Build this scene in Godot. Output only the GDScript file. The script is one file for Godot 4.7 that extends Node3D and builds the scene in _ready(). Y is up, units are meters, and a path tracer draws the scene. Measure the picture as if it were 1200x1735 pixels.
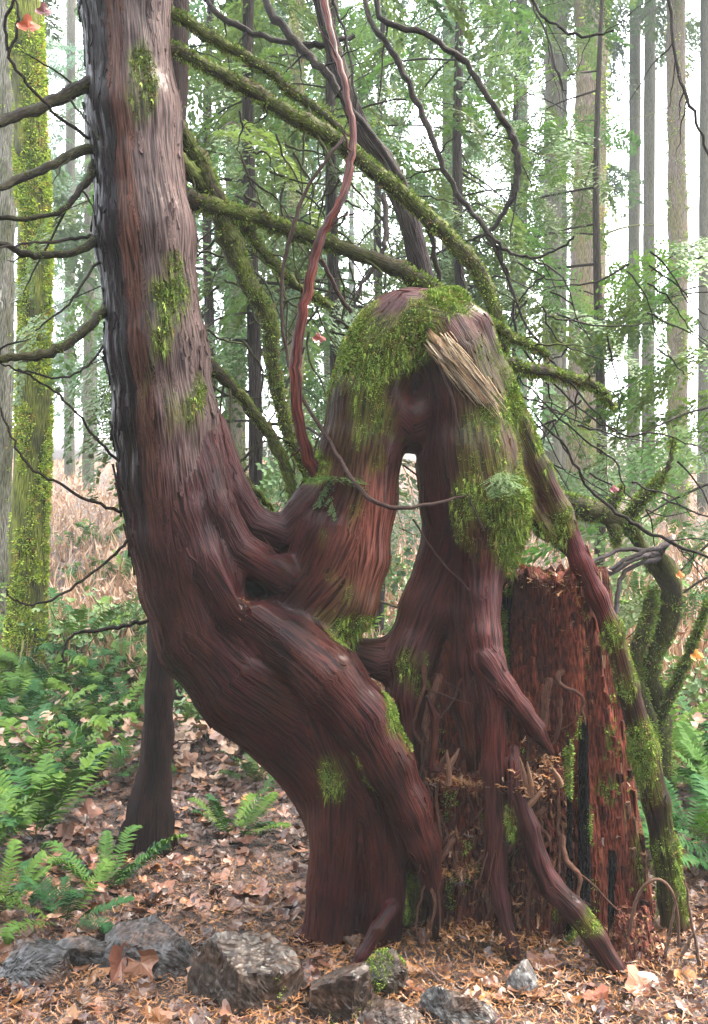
extends Node3D
# A young red cedar that bent down, rooted again on a rotten stump and grew up once more, in a wet mossy forest.
const F := 1502.5            # focal length in photograph pixels (vertical fov 60 over 1735 rows)
const EYE := 1.55
var rng := RandomNumberGenerator.new()
var nz := FastNoiseLite.new()
var nz2 := FastNoiseLite.new()
var M := {}
var T := {}
var used := {}

# ---------- camera, sky, sun, exposure ----------
func set_view():
	var cam := Camera3D.new()
	cam.name = "camera"
	cam.position = Vector3(0, EYE, 0)
	cam.fov = 60.0
	cam.near = 0.05
	cam.far = 400.0
	add_child(cam)
	var sm := ProceduralSkyMaterial.new()
	sm.sky_top_color = Color(0.93, 0.96, 1.0)
	sm.sky_horizon_color = Color(0.97, 0.98, 1.0)
	sm.ground_horizon_color = Color(0.5, 0.5, 0.45)
	sm.ground_bottom_color = Color(0.25, 0.22, 0.18)
	sm.sky_curve = 0.2
	var sky := Sky.new()
	sky.sky_material = sm
	var env := Environment.new()
	env.background_mode = Environment.BG_SKY
	env.sky = sky
	env.tonemap_mode = Environment.TONE_MAPPER_LINEAR
	env.tonemap_exposure = 14.0
	env.background_energy_multiplier = 0.7
	env.fog_enabled = true
	env.fog_density = 0.0021
	env.fog_light_color = Color(0.93, 0.97, 0.97)
	env.sdfgi_enabled = true
	env.ssao_enabled = true
	env.ssil_enabled = true
	var we := WorldEnvironment.new()
	we.name = "world_environment"
	we.environment = env
	add_child(we)
	var sun := DirectionalLight3D.new()
	sun.name = "sun"
	sun.light_energy = 0.5
	sun.light_color = Color(1.0, 0.97, 0.92)
	sun.light_angular_distance = 25.0
	sun.shadow_enabled = true
	add_child(sun)
	sun.look_at_from_position(Vector3(3.2, 5.0, -1.2), Vector3.ZERO)

# ---------- small helpers ----------
func P(px: float, py: float, d: float) -> Vector3:
	return Vector3((px - 600.0) / F * d, EYE - (py - 867.5) / F * d, -d)

func R(px: float, d: float) -> float:
	return px / F * d

func ground(x: float, z: float) -> float:
	var d := -z
	var s := maxf(0.0, d - 6.0)
	s = minf(s, 60.0)
	var h := 0.125 * s * s / (s + 3.0)
	h += nz.get_noise_2d(x * 0.9, z * 0.9) * 0.05 * smoothstep(3.3, 4.5, d) + nz.get_noise_2d(x * 4.0, z * 4.0) * 0.012
	h += nz.get_noise_2d(x * 0.15 + 31.0, z * 0.15) * 0.5 * smoothstep(7.0, 18.0, d)
	var m := Vector2(x - 0.45, d - 3.35).length()
	h += 0.05 * exp(-m * m / 0.35)
	return h

func on_ground(x: float, z: float, up := 0.0) -> Vector3:
	return Vector3(x, ground(x, z) + up, z)

func base_at(px: float, py: float) -> Vector3:      # the point of the ground seen at that pixel
	var d := 2.2
	while d < 90.0:
		var p := P(px, py, d)
		if p.y <= ground(p.x, p.z):
			return on_ground(p.x, p.z)
		d += 0.02
	return on_ground(P(px, py, 40).x, -40)

func numbered(called: String) -> String:
	var k: int = used.get(called, 0)
	used[called] = k + 1
	return called if k == 0 else "%s_%03d" % [called, k]

func thing(called: String, label: String, category: String, at := Vector3.ZERO, group := "") -> Node3D:
	var o := Node3D.new()
	o.name = numbered(called)
	add_child(o)
	o.position = at
	tag(o, label, category, group)
	return o

func tag(o: Node, label: String, category: String, group := "", kind := ""):
	if label: o.set_meta("label", label)
	if category: o.set_meta("category", category)
	if group: o.set_meta("group", group)
	if kind: o.set_meta("kind", kind)

func part(called: String, mesh: Mesh, mat: Material, parent: Node3D, kind := "") -> MeshInstance3D:
	var o := MeshInstance3D.new()
	o.name = called if parent != self else numbered(called)
	o.mesh = mesh
	o.material_override = mat
	o.cast_shadow = GeometryInstance3D.SHADOW_CASTING_SETTING_ON
	if kind: o.set_meta("kind", kind)
	parent.add_child(o, true)
	if parent != self:
		o.position = -parent.position     # meshes are written in world metres
	return o

func many(called: String, mesh: Mesh, mat: Material, xf: Array, cols: Array, parent: Node3D) -> Node3D:
	var arr := mesh.surface_get_arrays(0)
	var v: PackedVector3Array = arr[Mesh.ARRAY_VERTEX]
	var ix: PackedInt32Array = arr[Mesh.ARRAY_INDEX]
	if v.size() * xf.size() < 1300000:       # few enough to be joined into one mesh
		var V := PackedVector3Array()
		var N := PackedVector3Array()
		var C := PackedColorArray()
		var I := PackedInt32Array()
		var nn: PackedVector3Array = arr[Mesh.ARRAY_NORMAL]
		var cc: PackedColorArray = arr[Mesh.ARRAY_COLOR]
		var one := PackedColorArray()
		one.resize(v.size())
		var few := v.size() * xf.size() < 350000
		for i in xf.size():
			var t: Transform3D = xf[i]
			var base := V.size()
			V.append_array(t * v)
			N.append_array(Transform3D(t.basis.orthonormalized(), Vector3.ZERO) * nn)
			if few:
				for k in cc.size(): one[k] = cc[k] * cols[i]
			else:
				one.fill(cols[i])
			C.append_array(one)
			for k in ix: I.append(base + k)
		var out := []
		out.resize(Mesh.ARRAY_MAX)
		out[Mesh.ARRAY_VERTEX] = V
		out[Mesh.ARRAY_NORMAL] = N
		out[Mesh.ARRAY_COLOR] = C
		out[Mesh.ARRAY_INDEX] = I
		var m := ArrayMesh.new()
		if V.size() > 0: m.add_surface_from_arrays(Mesh.PRIMITIVE_TRIANGLES, out)
		return part(called, m, mat, parent, "stuff")
	var mm := MultiMesh.new()
	mm.transform_format = MultiMesh.TRANSFORM_3D
	mm.use_colors = true
	mm.mesh = mesh
	mm.instance_count = xf.size()
	for i in xf.size():
		mm.set_instance_transform(i, xf[i])
		mm.set_instance_color(i, cols[i])
	var o := MultiMeshInstance3D.new()
	o.name = called if parent != self else numbered(called)
	o.multimesh = mm
	o.material_override = mat
	o.set_meta("kind", "stuff")
	parent.add_child(o, true)
	if parent != self:
		o.position = -parent.position
	return o

class MB:
	var v := PackedVector3Array()
	var n := PackedVector3Array()
	var uv := PackedVector2Array()
	var c := PackedColorArray()
	var i := PackedInt32Array()
	func add(p: Vector3, nn: Vector3, u: Vector2, col: Color) -> int:
		v.append(p); n.append(nn); uv.append(u); c.append(col)
		return v.size() - 1
	func tri(a: int, b: int, d: int):
		var out := (v[d] - v[a]).cross(v[b] - v[a])
		if out.dot(n[a] + n[b] + n[d]) >= 0.0:
			i.append(a); i.append(b); i.append(d)
		else:
			i.append(a); i.append(d); i.append(b)
	func face(a: Vector3, b: Vector3, d: Vector3, col: Color):     # a flat face with its own corners
		var out := (d - a).cross(b - a).normalized()
		var k := v.size()
		for p in [a, b, d]:
			v.append(p); n.append(out); uv.append(Vector2(p.x, p.y)); c.append(col)
		i.append(k); i.append(k + 1); i.append(k + 2)
	func quad(a: Vector3, b: Vector3, d: Vector3, e: Vector3, col: Color):
		face(a, b, d, col); face(a, d, e, col)
	func mesh() -> ArrayMesh:
		var arr := []
		arr.resize(Mesh.ARRAY_MAX)
		arr[Mesh.ARRAY_VERTEX] = v
		arr[Mesh.ARRAY_NORMAL] = n
		arr[Mesh.ARRAY_TEX_UV] = uv
		arr[Mesh.ARRAY_COLOR] = c
		arr[Mesh.ARRAY_INDEX] = i
		var m := ArrayMesh.new()
		m.add_surface_from_arrays(Mesh.PRIMITIVE_TRIANGLES, arr)
		return m

func catmull(p: Array, k: float) -> Variant:
	var n := p.size()
	var i := clampi(int(floor(k)), 0, n - 2)
	var t := k - i
	var a = p[maxi(i - 1, 0)]
	var b = p[i]
	var c = p[i + 1]
	var d = p[mini(i + 2, n - 1)]
	return 0.5 * ((2.0 * b) + (c - a) * t + (2.0 * a - 5.0 * b + 4.0 * c - d) * t * t + (3.0 * b - a - 3.0 * c + d) * t * t * t)

# Sweeps a round, uneven section along a curve; returns the sampled centre line [points, radii].
func tube(mb: MB, pts: Array, rad: Array, col: Color, col2: Color, o := {}) -> Array:
	var sides: int = o.get("sides", 8)
	var per: int = o.get("per", 6)
	var rough: float = o.get("rough", 0.12)
	var seed_: float = o.get("seed", rng.randf() * 100.0)
	var count := (pts.size() - 1) * per + 1
	var C := []
	var Q := []
	for k in count:
		var s := float(k) / per
		C.append(catmull(pts, s))
		Q.append(maxf(0.0006, catmull(rad, s)))
	for k in count:      # small bends
		if k > 0 and k < count - 1 and o.has("bend"):
			C[k] += Vector3(nz.get_noise_2d(k * 9.0 + seed_, 1.0), nz.get_noise_2d(k * 9.0 + seed_, 50.0), nz.get_noise_2d(k * 9.0 + seed_, 99.0)) * o.bend
	var up := Vector3(0.31, 0.2, 0.93)
	var first := mb.v.size()
	var along := 0.0
	var around := maxi(1, int(round(TAU * Q[0] / 0.14)))
	for k in count:
		var dir: Vector3 = (C[mini(k + 1, count - 1)] - C[maxi(k - 1, 0)]).normalized()
		up = (up - dir * up.dot(dir)).normalized()
		var side := dir.cross(up)
		if k > 0: along += C[k].distance_to(C[k - 1])
		for j in sides + 1:
			var a := TAU * j / sides
			var nrm := up * cos(a) + side * sin(a)
			var w := nz.get_noise_3d(nrm.x * 22.0 + seed_, along * 60.0 + nrm.y * 22.0, nrm.z * 22.0 + seed_)
			var r: float = Q[k] * (1.0 + rough * w * 1.6)
			var m := clampf(0.5 + 1.3 * nz2.get_noise_3d(C[k].x * 12.0 + nrm.x * 4.0, C[k].y * 12.0, C[k].z * 12.0 + seed_), 0.0, 1.0)
			mb.add(C[k] + nrm * r, nrm, Vector2(float(j) / sides * around, along * 1.2), col.lerp(col2, m) * (0.85 + 0.3 * absf(w)))
	var row := sides + 1
	for k in count - 1:
		for j in sides:
			var a := first + k * row + j
			mb.tri(a, a + 1, a + row)
			mb.tri(a + 1, a + row + 1, a + row)
	for e in [0, count - 1]:
		var dir2: Vector3 = (C[0] - C[1]) if e == 0 else (C[count - 1] - C[count - 2])
		var mid := mb.add(C[e] + dir2.normalized() * Q[e] * 0.35, dir2.normalized(), Vector2.ZERO, col)
		for j in sides:
			var a2: int = first + e * row + j
			mb.tri(mid, a2, a2 + 1)
	return [C, Q]

# ---------- textures and materials ----------
func grain_texture(seed_: int, freq: float, kind: int, lo: Color, hi: Color, gain := 1.0, size := 512) -> Array:
	var f := FastNoiseLite.new()
	f.seed = seed_
	f.noise_type = FastNoiseLite.TYPE_SIMPLEX_SMOOTH
	f.frequency = freq
	f.fractal_type = kind
	f.fractal_octaves = 5
	f.fractal_gain = 0.55
	var im := f.get_seamless_image(size, size)
	im.convert(Image.FORMAT_L8)
	var raw := im.get_data()
	var out := PackedByteArray()
	out.resize(size * size * 3)
	var tab := []
	for k in 256:
		var t := clampf((k / 255.0 - 0.5) * gain + 0.5, 0.0, 1.0)
		var c := lo.lerp(hi, t)
		tab.append([int(clampf(c.r, 0, 1) * 255), int(clampf(c.g, 0, 1) * 255), int(clampf(c.b, 0, 1) * 255)])
	for k in raw.size():
		var c: Array = tab[raw[k]]
		out[k * 3] = c[0]; out[k * 3 + 1] = c[1]; out[k * 3 + 2] = c[2]
	var col := Image.create_from_data(size, size, false, Image.FORMAT_RGB8, out)
	col.generate_mipmaps()
	return [ImageTexture.create_from_image(col), ImageTexture.create_from_image(im)]

func mat(rough: float, o := {}) -> StandardMaterial3D:
	var m := StandardMaterial3D.new()
	m.roughness = rough
	m.vertex_color_use_as_albedo = true
	m.cull_mode = BaseMaterial3D.CULL_DISABLED
	if o.has("tex"):
		m.albedo_texture = o.tex
	if o.has("height"):
		m.heightmap_enabled = true
		m.heightmap_texture = o.height
		m.heightmap_scale = o.get("relief", 1.0)
	if o.has("rough_tex"):
		m.roughness_texture = o.rough_tex
		m.roughness_texture_channel = BaseMaterial3D.TEXTURE_CHANNEL_RED
	if o.has("scale"):
		m.uv1_scale = o.scale
	if o.get("tri", false):
		m.uv1_triplanar = true
		m.uv1_world_triplanar = true
	if o.has("back"):
		m.backlight_enabled = true
		m.backlight = o.back
	m.metallic_specular = o.get("spec", 0.5)
	return m

func make_materials():
	var g := grain_texture(3, 0.012, FastNoiseLite.FRACTAL_RIDGED, Color(0.4, 0.37, 0.36), Color(1, 1, 1), 1.8)
	var w := grain_texture(8, 0.02, FastNoiseLite.FRACTAL_FBM, Color(0.45, 0.42, 0.40), Color(1, 1, 1), 2.2)
	var fine := grain_texture(12, 0.05, FastNoiseLite.FRACTAL_FBM, Color(0.55, 0.55, 0.53), Color(1, 1, 1), 2.2)
	var rr := grain_texture(21, 0.02, FastNoiseLite.FRACTAL_FBM, Color(0.62, 0.62, 0.62), Color(1, 1, 1), 2.4)
	T = {"bark": g, "blotch": w, "fine": fine, "rough": rr}
	M.bark = mat(0.68, {"spec": 0.15, "tex": g[0], "height": g[1], "relief": 0.48, "rough_tex": rr[0], "scale": Vector3(1.3, 0.45, 1)})
	M.bark.clearcoat_enabled = true
	M.bark.clearcoat = 0.1
	M.bark.clearcoat_roughness = 0.24
	M.strip = mat(0.75, {"spec": 0.2, "tex": fine[0], "scale": Vector3(12, 2.5, 12), "tri": true})
	M.twig = mat(0.75, {"spec": 0.2, "tex": fine[0], "height": fine[1], "relief": 0.25, "scale": Vector3(1, 1, 1)})
	M.farbark = mat(0.8, {"spec": 0.2, "tex": g[0], "height": g[1], "relief": 1.5, "scale": Vector3(1.0, 0.6, 1)})
	M.rot = mat(0.75, {"spec": 0.2, "tex": w[0], "height": w[1], "relief": 1.2, "scale": Vector3(9, 1.6, 9), "tri": true})
	M.char = mat(0.7, {"spec": 0.2, "tex": fine[0], "height": fine[1], "relief": 1.0, "scale": Vector3(8, 2, 8), "tri": true})
	M.wood = mat(0.6, {"tex": fine[0], "height": fine[1], "relief": 0.2, "scale": Vector3(3, 1.0, 1)})
	M.moss = mat(0.85, {"back": Color(0.35, 0.4, 0.2), "spec": 0.25})
	M.leaf = mat(0.45, {"back": Color(0.5, 0.55, 0.35), "spec": 0.5})
	M.needle = mat(0.6, {"back": Color(0.8, 0.85, 0.6), "spec": 0.4})
	M.fern = mat(0.6, {"back": Color(0.4, 0.5, 0.25), "spec": 0.2})
	M.litter = mat(0.45, {"back": Color(0.25, 0.2, 0.15), "spec": 0.5})
	M.soil = mat(0.75, {"tex": w[0], "height": fine[1], "relief": 2.0, "scale": Vector3(1.7, 1.7, 1.7), "tri": true})
	M.stone = mat(0.44, {"spec": 0.3, "tex": w[0], "height": w[1], "relief": 0.3, "rough_tex": rr[0], "scale": Vector3(3.1, 3.1, 3.1), "tri": true})

# ---------- blended limbs: tapered capsules joined by a smooth minimum, meshed as surface nets ----------
var bA := PackedVector3Array()
var bD := PackedVector3Array()
var bI := PackedFloat32Array()
var bR := PackedFloat32Array()
var bS := PackedFloat32Array()
var bK := PackedFloat32Array()
var bC := PackedInt32Array()      # chain of each bone
var bV := PackedFloat32Array()    # length along its chain
var bX := PackedVector3Array()
var bY := PackedVector3Array()
var cuts := []        # hollows taken out of the wood: [start, run, 1/len2, radius, radius change]
var chN := []
var chS := []
var chP := []
var chL := []
var sdf_lo := Vector3.ZERO
var sdf_dim := Vector3i.ZERO
var CELL := 0.0102
const NB := 8
var jobs := []
var results := []
var lock := Mutex.new()

func chain(pts: Array, blend := 0.05, called := "root"):      # each point: [px, py, depth, radius in px]
	var c := chN.size()
	chS.append(bA.size())
	chP.append(called)
	chL.append(pts.size() - 1)
	var along := 0.0
	var up := Vector3(0, 0.1, 1).normalized()
	var mean := 0.0
	for k in pts.size() - 1:
		var a := P(pts[k][0], pts[k][1], pts[k][2])
		var b := P(pts[k + 1][0], pts[k + 1][1], pts[k + 1][2])
		var r0 := R(pts[k][3], pts[k][2])
		var r1 := R(pts[k + 1][3], pts[k + 1][2])
		var d := b - a
		bA.append(a); bD.append(d); bI.append(1.0 / d.length_squared()); bR.append(r0); bS.append(r1 - r0)
		bK.append(minf(blend, 0.9 * maxf(r0, r1)))
		bC.append(c); bV.append(along)
		var dir := d.normalized()
		up = (up - dir * up.dot(dir)).normalized()
		bX.append(up); bY.append(dir.cross(up))
		along += d.length()
		mean += (r0 + r1) * 0.5
	chN.append(maxi(1, int(round(TAU * mean / (pts.size() - 1) / 0.14))))

func sdf(p: Vector3, list: PackedInt32Array, hollow := true) -> float:
	var d := 9.0
	for i in list:
		var q := p - bA[i]
		var t := clampf(q.dot(bD[i]) * bI[i], 0.0, 1.0)
		var e := (q - bD[i] * t).length() - bR[i] - bS[i] * t
		var k := bK[i]
		var h := k - absf(d - e)
		d = minf(d, e)
		if h > 0.0:
			d -= h * h / (4.0 * k)
	if not hollow: return d
	for c in cuts:
		var q: Vector3 = p - c[0]
		var t := clampf(q.dot(c[1]) * c[2], 0.0, 1.0)
		var e: float = c[3] + c[4] * t - (q - c[1] * t).length()
		var h := 0.02 - absf(d - e)
		d = maxf(d, e)
		if h > 0.0: d += h * h * 12.5
	return d

func cut(x0, y0, d0, r0, x1, y1, d1, r1):
	var s := P(x0, y0, d0)
	var run := P(x1, y1, d1) - s
	cuts.append([s, run, 1.0 / run.length_squared(), R(r0, d0), R(r1, d1) - R(r0, d0)])

func block_job(n: int):
	var b: Vector3i = jobs[n]
	var size := CELL * NB
	var org := sdf_lo + Vector3(b) * size
	var mid := org + Vector3.ONE * size * 0.5
	var reach := size * 0.87 + CELL * 2.0
	var near := PackedInt32Array()
	var least := 9.0
	var ds := PackedFloat32Array()
	for i in bA.size():
		var q := mid - bA[i]
		var t := clampf(q.dot(bD[i]) * bI[i], 0.0, 1.0)
		var e := (q - bD[i] * t).length() - bR[i] - bS[i] * t
		ds.append(e)
		least = minf(least, e)
	if least > reach + 0.03 or least < -reach - 0.08:
		return
	for i in bA.size():
		if ds[i] < least + 2.0 * reach + 0.06:
			near.append(i)
	var hollow := false
	for c in cuts:
		var q: Vector3 = mid - c[0]
		if (q - c[1] * clampf(q.dot(c[1]) * c[2], 0.0, 1.0)).length() < reach + 0.1: hollow = true
	if absf(sdf(mid, near, hollow)) > reach:
		return
	var S := NB + 2
	var H := S / 2
	var val := PackedFloat32Array()
	val.resize(S * S * S)
	var some_in := false
	var some_out := false
	var o := org - Vector3.ONE * CELL
	var r2 := CELL * (H - 1) * 0.87 + 0.001
	for sub in 8:
		var s0 := Vector3i(sub & 1, (sub >> 1) & 1, (sub >> 2) & 1) * H
		var m2 := o + (Vector3(s0) + Vector3.ONE * (H - 1) * 0.5) * CELL
		var e2 := PackedFloat32Array()
		var l2 := 9.0
		for i in near:
			var q := m2 - bA[i]
			var e := (q - bD[i] * clampf(q.dot(bD[i]) * bI[i], 0.0, 1.0)).length() - bR[i] - bS[i] * clampf(q.dot(bD[i]) * bI[i], 0.0, 1.0)
			e2.append(e)
			l2 = minf(l2, e)
		var few := PackedInt32Array()
		for i in near.size():
			if e2[i] < l2 + 2.0 * r2 + 0.04: few.append(near[i])
		var dm := sdf(m2, few, hollow)
		if absf(dm) > r2 * 1.05:
			if dm < 0.0: some_in = true
			else: some_out = true
			for z in range(s0.z, s0.z + H):
				for y in range(s0.y, s0.y + H):
					for x in range(s0.x, s0.x + H):
						val[x + (y + z * S) * S] = dm
			continue
		for z in range(s0.z, s0.z + H):
			for y in range(s0.y, s0.y + H):
				for x in range(s0.x, s0.x + H):
					var e := sdf(o + Vector3(x, y, z) * CELL, few, hollow)
					val[x + (y + z * S) * S] = e
					if e < 0.0: some_in = true
					else: some_out = true
	if not (some_in and some_out):
		return
	var C := NB + 1
	var vid := PackedInt32Array()
	vid.resize(C * C * C)
	vid.fill(-1)
	var pos := PackedVector3Array()
	var key := PackedInt64Array()
	var off := [0, 1, S, S + 1, S * S, S * S + 1, S * S + S, S * S + S + 1]
	for z in C:
		for y in C:
			for x in C:
				var at := x + y * S + z * S * S
				var mask := 0
				for j in 8:
					if val[at + off[j]] < 0.0: mask |= 1 << j
				if mask == 0 or mask == 255: continue
				var sum := Vector3.ZERO
				var cnt := 0
				for j in 8:
					for ax in [1, 2, 4]:
						if j & ax: continue
						var j2: int = j | ax
						if ((mask >> j) & 1) == ((mask >> j2) & 1): continue
						var v0 := val[at + off[j]]
						var v1 := val[at + off[j2]]
						var t := v0 / (v0 - v1)
						var p := Vector3(j & 1, (j >> 1) & 1, (j >> 2) & 1)
						if ax == 1: p.x = t
						elif ax == 2: p.y = t
						else: p.z = t
						sum += p
						cnt += 1
				vid[x + y * C + z * C * C] = pos.size()
				pos.append(o + (Vector3(x, y, z) + sum / cnt) * CELL)
				key.append((b.x * NB + x) + (b.y * NB + y) * 100000 + (b.z * NB + z) * 10000000000)
	var quads := PackedInt32Array()
	for z in range(1, C):
		for y in range(1, C):
			for x in range(1, C):
				var at := x + y * S + z * S * S
				var in0 := val[at] < 0.0
				for ax in 3:
					var step := 1 if ax == 0 else (S if ax == 1 else S * S)
					if in0 == (val[at + step] < 0.0): continue
					var u := Vector3i(0, 1, 0) if ax == 0 else (Vector3i(0, 0, 1) if ax == 1 else Vector3i(1, 0, 0))
					var w := Vector3i(0, 0, 1) if ax == 0 else (Vector3i(1, 0, 0) if ax == 1 else Vector3i(0, 1, 0))
					var c0 := Vector3i(x, y, z)
					var ids := []
					for q in [c0, c0 - u, c0 - u - w, c0 - w]:
						ids.append(vid[q.x + q.y * C + q.z * C * C])
					if ids.has(-1): continue
					if in0: ids.reverse()
					for q in ids: quads.append(q)
	# chain, along and angle of each corner
	var cid := PackedInt32Array()
	var par := PackedVector3Array()
	for p in pos:
		var best := 9.0
		var bi := 0
		var bt := 0.0
		for i in near:
			var q := p - bA[i]
			var t := clampf(q.dot(bD[i]) * bI[i], 0.0, 1.0)
			var e := (q - bD[i] * t).length() - bR[i] - bS[i] * t
			if e < best:
				best = e; bi = i; bt = t
		var q2 := p - bA[bi]
		cid.append(bC[bi])
		par.append(Vector3(bV[bi] + q2.dot(bD[bi]) * bI[bi] * bD[bi].length(), atan2(q2.dot(bY[bi]), q2.dot(bX[bi])), bR[bi] + bS[bi] * bt))
	lock.lock()
	results.append([n, pos, key, quads, cid, par])
	lock.unlock()

func normals_of(pos: PackedVector3Array, tris: PackedInt32Array) -> PackedVector3Array:
	var nrm := PackedVector3Array()
	nrm.resize(pos.size())
	for k in range(0, tris.size(), 3):
		var a := tris[k]
		var b := tris[k + 1]
		var c := tris[k + 2]
		var f := (pos[c] - pos[a]).cross(pos[b] - pos[a])
		nrm[a] += f; nrm[b] += f; nrm[c] += f
	for k in nrm.size():
		nrm[k] = nrm[k].normalized()
	return nrm

func par_on(p: Vector3, c: int) -> Vector3:      # along, angle and radius of a point on a given chain
	var best := 9.0
	var out := Vector3.ZERO
	for i in range(chS[c], chS[c] + chL[c]):
		var q := p - bA[i]
		var t := clampf(q.dot(bD[i]) * bI[i], 0.0, 1.0)
		var e := (q - bD[i] * t).length() - bR[i] - bS[i] * t
		if e < best:
			best = e
			out = Vector3(bV[i] + q.dot(bD[i]) * bI[i] * bD[i].length(), atan2(q.dot(bY[i]), q.dot(bX[i])), bR[i] + bS[i] * t)
	return out

# Returns {pos, nrm, mesh}; furrow = depth of the bark's furrows, colour = Callable(point, normal, chain)
func mesh_limbs(furrow: float, colour: Callable) -> Dictionary:
	var lo := Vector3.ONE * 99.0
	var hi := -lo
	for i in bA.size():
		for e in [[bA[i], bR[i]], [bA[i] + bD[i], bR[i] + bS[i]]]:
			lo = lo.min(e[0] - Vector3.ONE * (e[1] + 0.05))
			hi = hi.max(e[0] + Vector3.ONE * (e[1] + 0.05))
	sdf_lo = lo
	var size := CELL * NB
	sdf_dim = Vector3i(((hi - lo) / size).ceil())
	jobs = []
	results = []
	for z in sdf_dim.z:
		for y in sdf_dim.y:
			for x in sdf_dim.x:
				jobs.append(Vector3i(x, y, z))
	var g := WorkerThreadPool.add_group_task(block_job, jobs.size(), 4)
	WorkerThreadPool.wait_for_group_task_completion(g)
	print("blocks ", results.size(), " ", Time.get_ticks_msec())
	results.sort_custom(func(a, b): return a[0] < b[0])
	var pos := PackedVector3Array()
	var cid := PackedInt32Array()
	var par := PackedVector3Array()
	var dirs := PackedVector3Array()
	var seen := {}
	var tris := PackedInt32Array()
	for r in results:
		var here := PackedInt32Array()
		for k in r[1].size():
			var id = seen.get(r[2][k], -1)
			if id < 0:
				id = pos.size()
				seen[r[2][k]] = id
				pos.append(r[1][k])
				cid.append(r[4][k]); par.append(r[5][k])
			here.append(id)
		var q: PackedInt32Array = r[3]
		for k in range(0, q.size(), 4):
			tris.append_array([here[q[k]], here[q[k + 1]], here[q[k + 2]], here[q[k]], here[q[k + 2]], here[q[k + 3]]])
	dirs = normals_of(pos, tris)
	for k in pos.size():
		var pr := par[k]
		var ring := Vector3(cos(pr.y), sin(pr.y), 0) * pr.z
		var w := 1.0 - 2.0 * absf(nz.get_noise_3d(ring.x * 170.0, ring.y * 170.0, pr.x * 14.0 + cid[k] * 37.0))
		var w2 := nz.get_noise_3d(ring.x * 420.0, ring.y * 420.0, pr.x * 45.0 + cid[k] * 71.0)
		var q := pos[k]
		var lump := nz2.get_noise_3d(q.x * 5.0, q.y * 3.0, q.z * 5.0)
		var amp := clampf(pr.z / 0.12, 0.25, 1.0)
		var fur := furrow * (1.0 if cid[k] == 0 and q.y > 1.1 else lerpf(0.3, 1.0, smoothstep(0.7, 1.1, q.y)) if cid[k] == 0 else (0.55 if chP[cid[k]] in ["trunk", "arch"] else 0.3))
		pos[k] = q + dirs[k] * amp * (fur * (0.4 - w * 0.75 + w2 * 0.75) + lump * 0.007)
	var nrm := normals_of(pos, tris)
	var col := PackedColorArray()
	for k in pos.size():
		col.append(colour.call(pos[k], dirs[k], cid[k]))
	# one mesh for each limb: the chains are parted where they meet, corners and normals stay shared
	var mbs := {}
	for k in range(0, tris.size(), 3):
		var c0 := cid[tris[k]]
		var a0 := par[tris[k]].y
		var called: String = chP[c0]
		var id_of = called
		if c0 == 0 and pos[tris[k]].y < 0.92 + 0.1 * nz.get_noise_1d(pos[tris[k]].x * 60.0): id_of = "base"
		elif called == "root": id_of = "root %d" % c0
		if not mbs.has(id_of): mbs[id_of] = MB.new()
		var mb: MB = mbs[id_of]
		for e in 3:
			var id := tris[k + e]
			var pr2 := par[id] if cid[id] == c0 else par_on(pos[id], c0)
			var ang := pr2.y
			if ang - a0 > PI: ang -= TAU
			elif ang - a0 < -PI: ang += TAU
			mb.i.append(mb.v.size())
			mb.v.append(pos[id]); mb.n.append(nrm[id]); mb.c.append(col[id])
			mb.uv.append(Vector2(ang / TAU * chN[c0], pr2.x * 1.2))
	return {"pos": pos, "nrm": dirs, "parts": mbs, "tris": tris.size() / 3}

# ---------- the bent cedar ----------
var anchors := []          # [point, colour]: what the bark is made of round there
var mossy := []            # [centre, radii, strength]
var tree_pos := PackedVector3Array()
var tree_nrm := PackedVector3Array()

func anchor(px, py, c: Color, d := 3.2):
	anchors.append([P(px, py, d), c])

func moss_blob(px, py, d, rx, ry, rz, strength := 1.0):
	mossy.append([P(px, py, d), Vector3(R(rx, d), R(ry, d), rz), strength])

func moss_at(p: Vector3) -> float:
	var m := 0.0
	for b in mossy:
		var q: Vector3 = (p - b[0]) / b[1]
		var l := q.length_squared()
		if l < 1.0:
			m = maxf(m, b[2] * minf(1.0, 1.5 * (1.0 - l)))
	if m <= 0.0: return 0.0
	return minf(m, 1.15) + 1.1 * nz2.get_noise_3d(p.x * 14.0, p.y * 8.0, p.z * 14.0) + 0.8 * nz.get_noise_3d(p.x * 70.0, p.y * 25.0, p.z * 70.0) - 0.12

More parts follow.
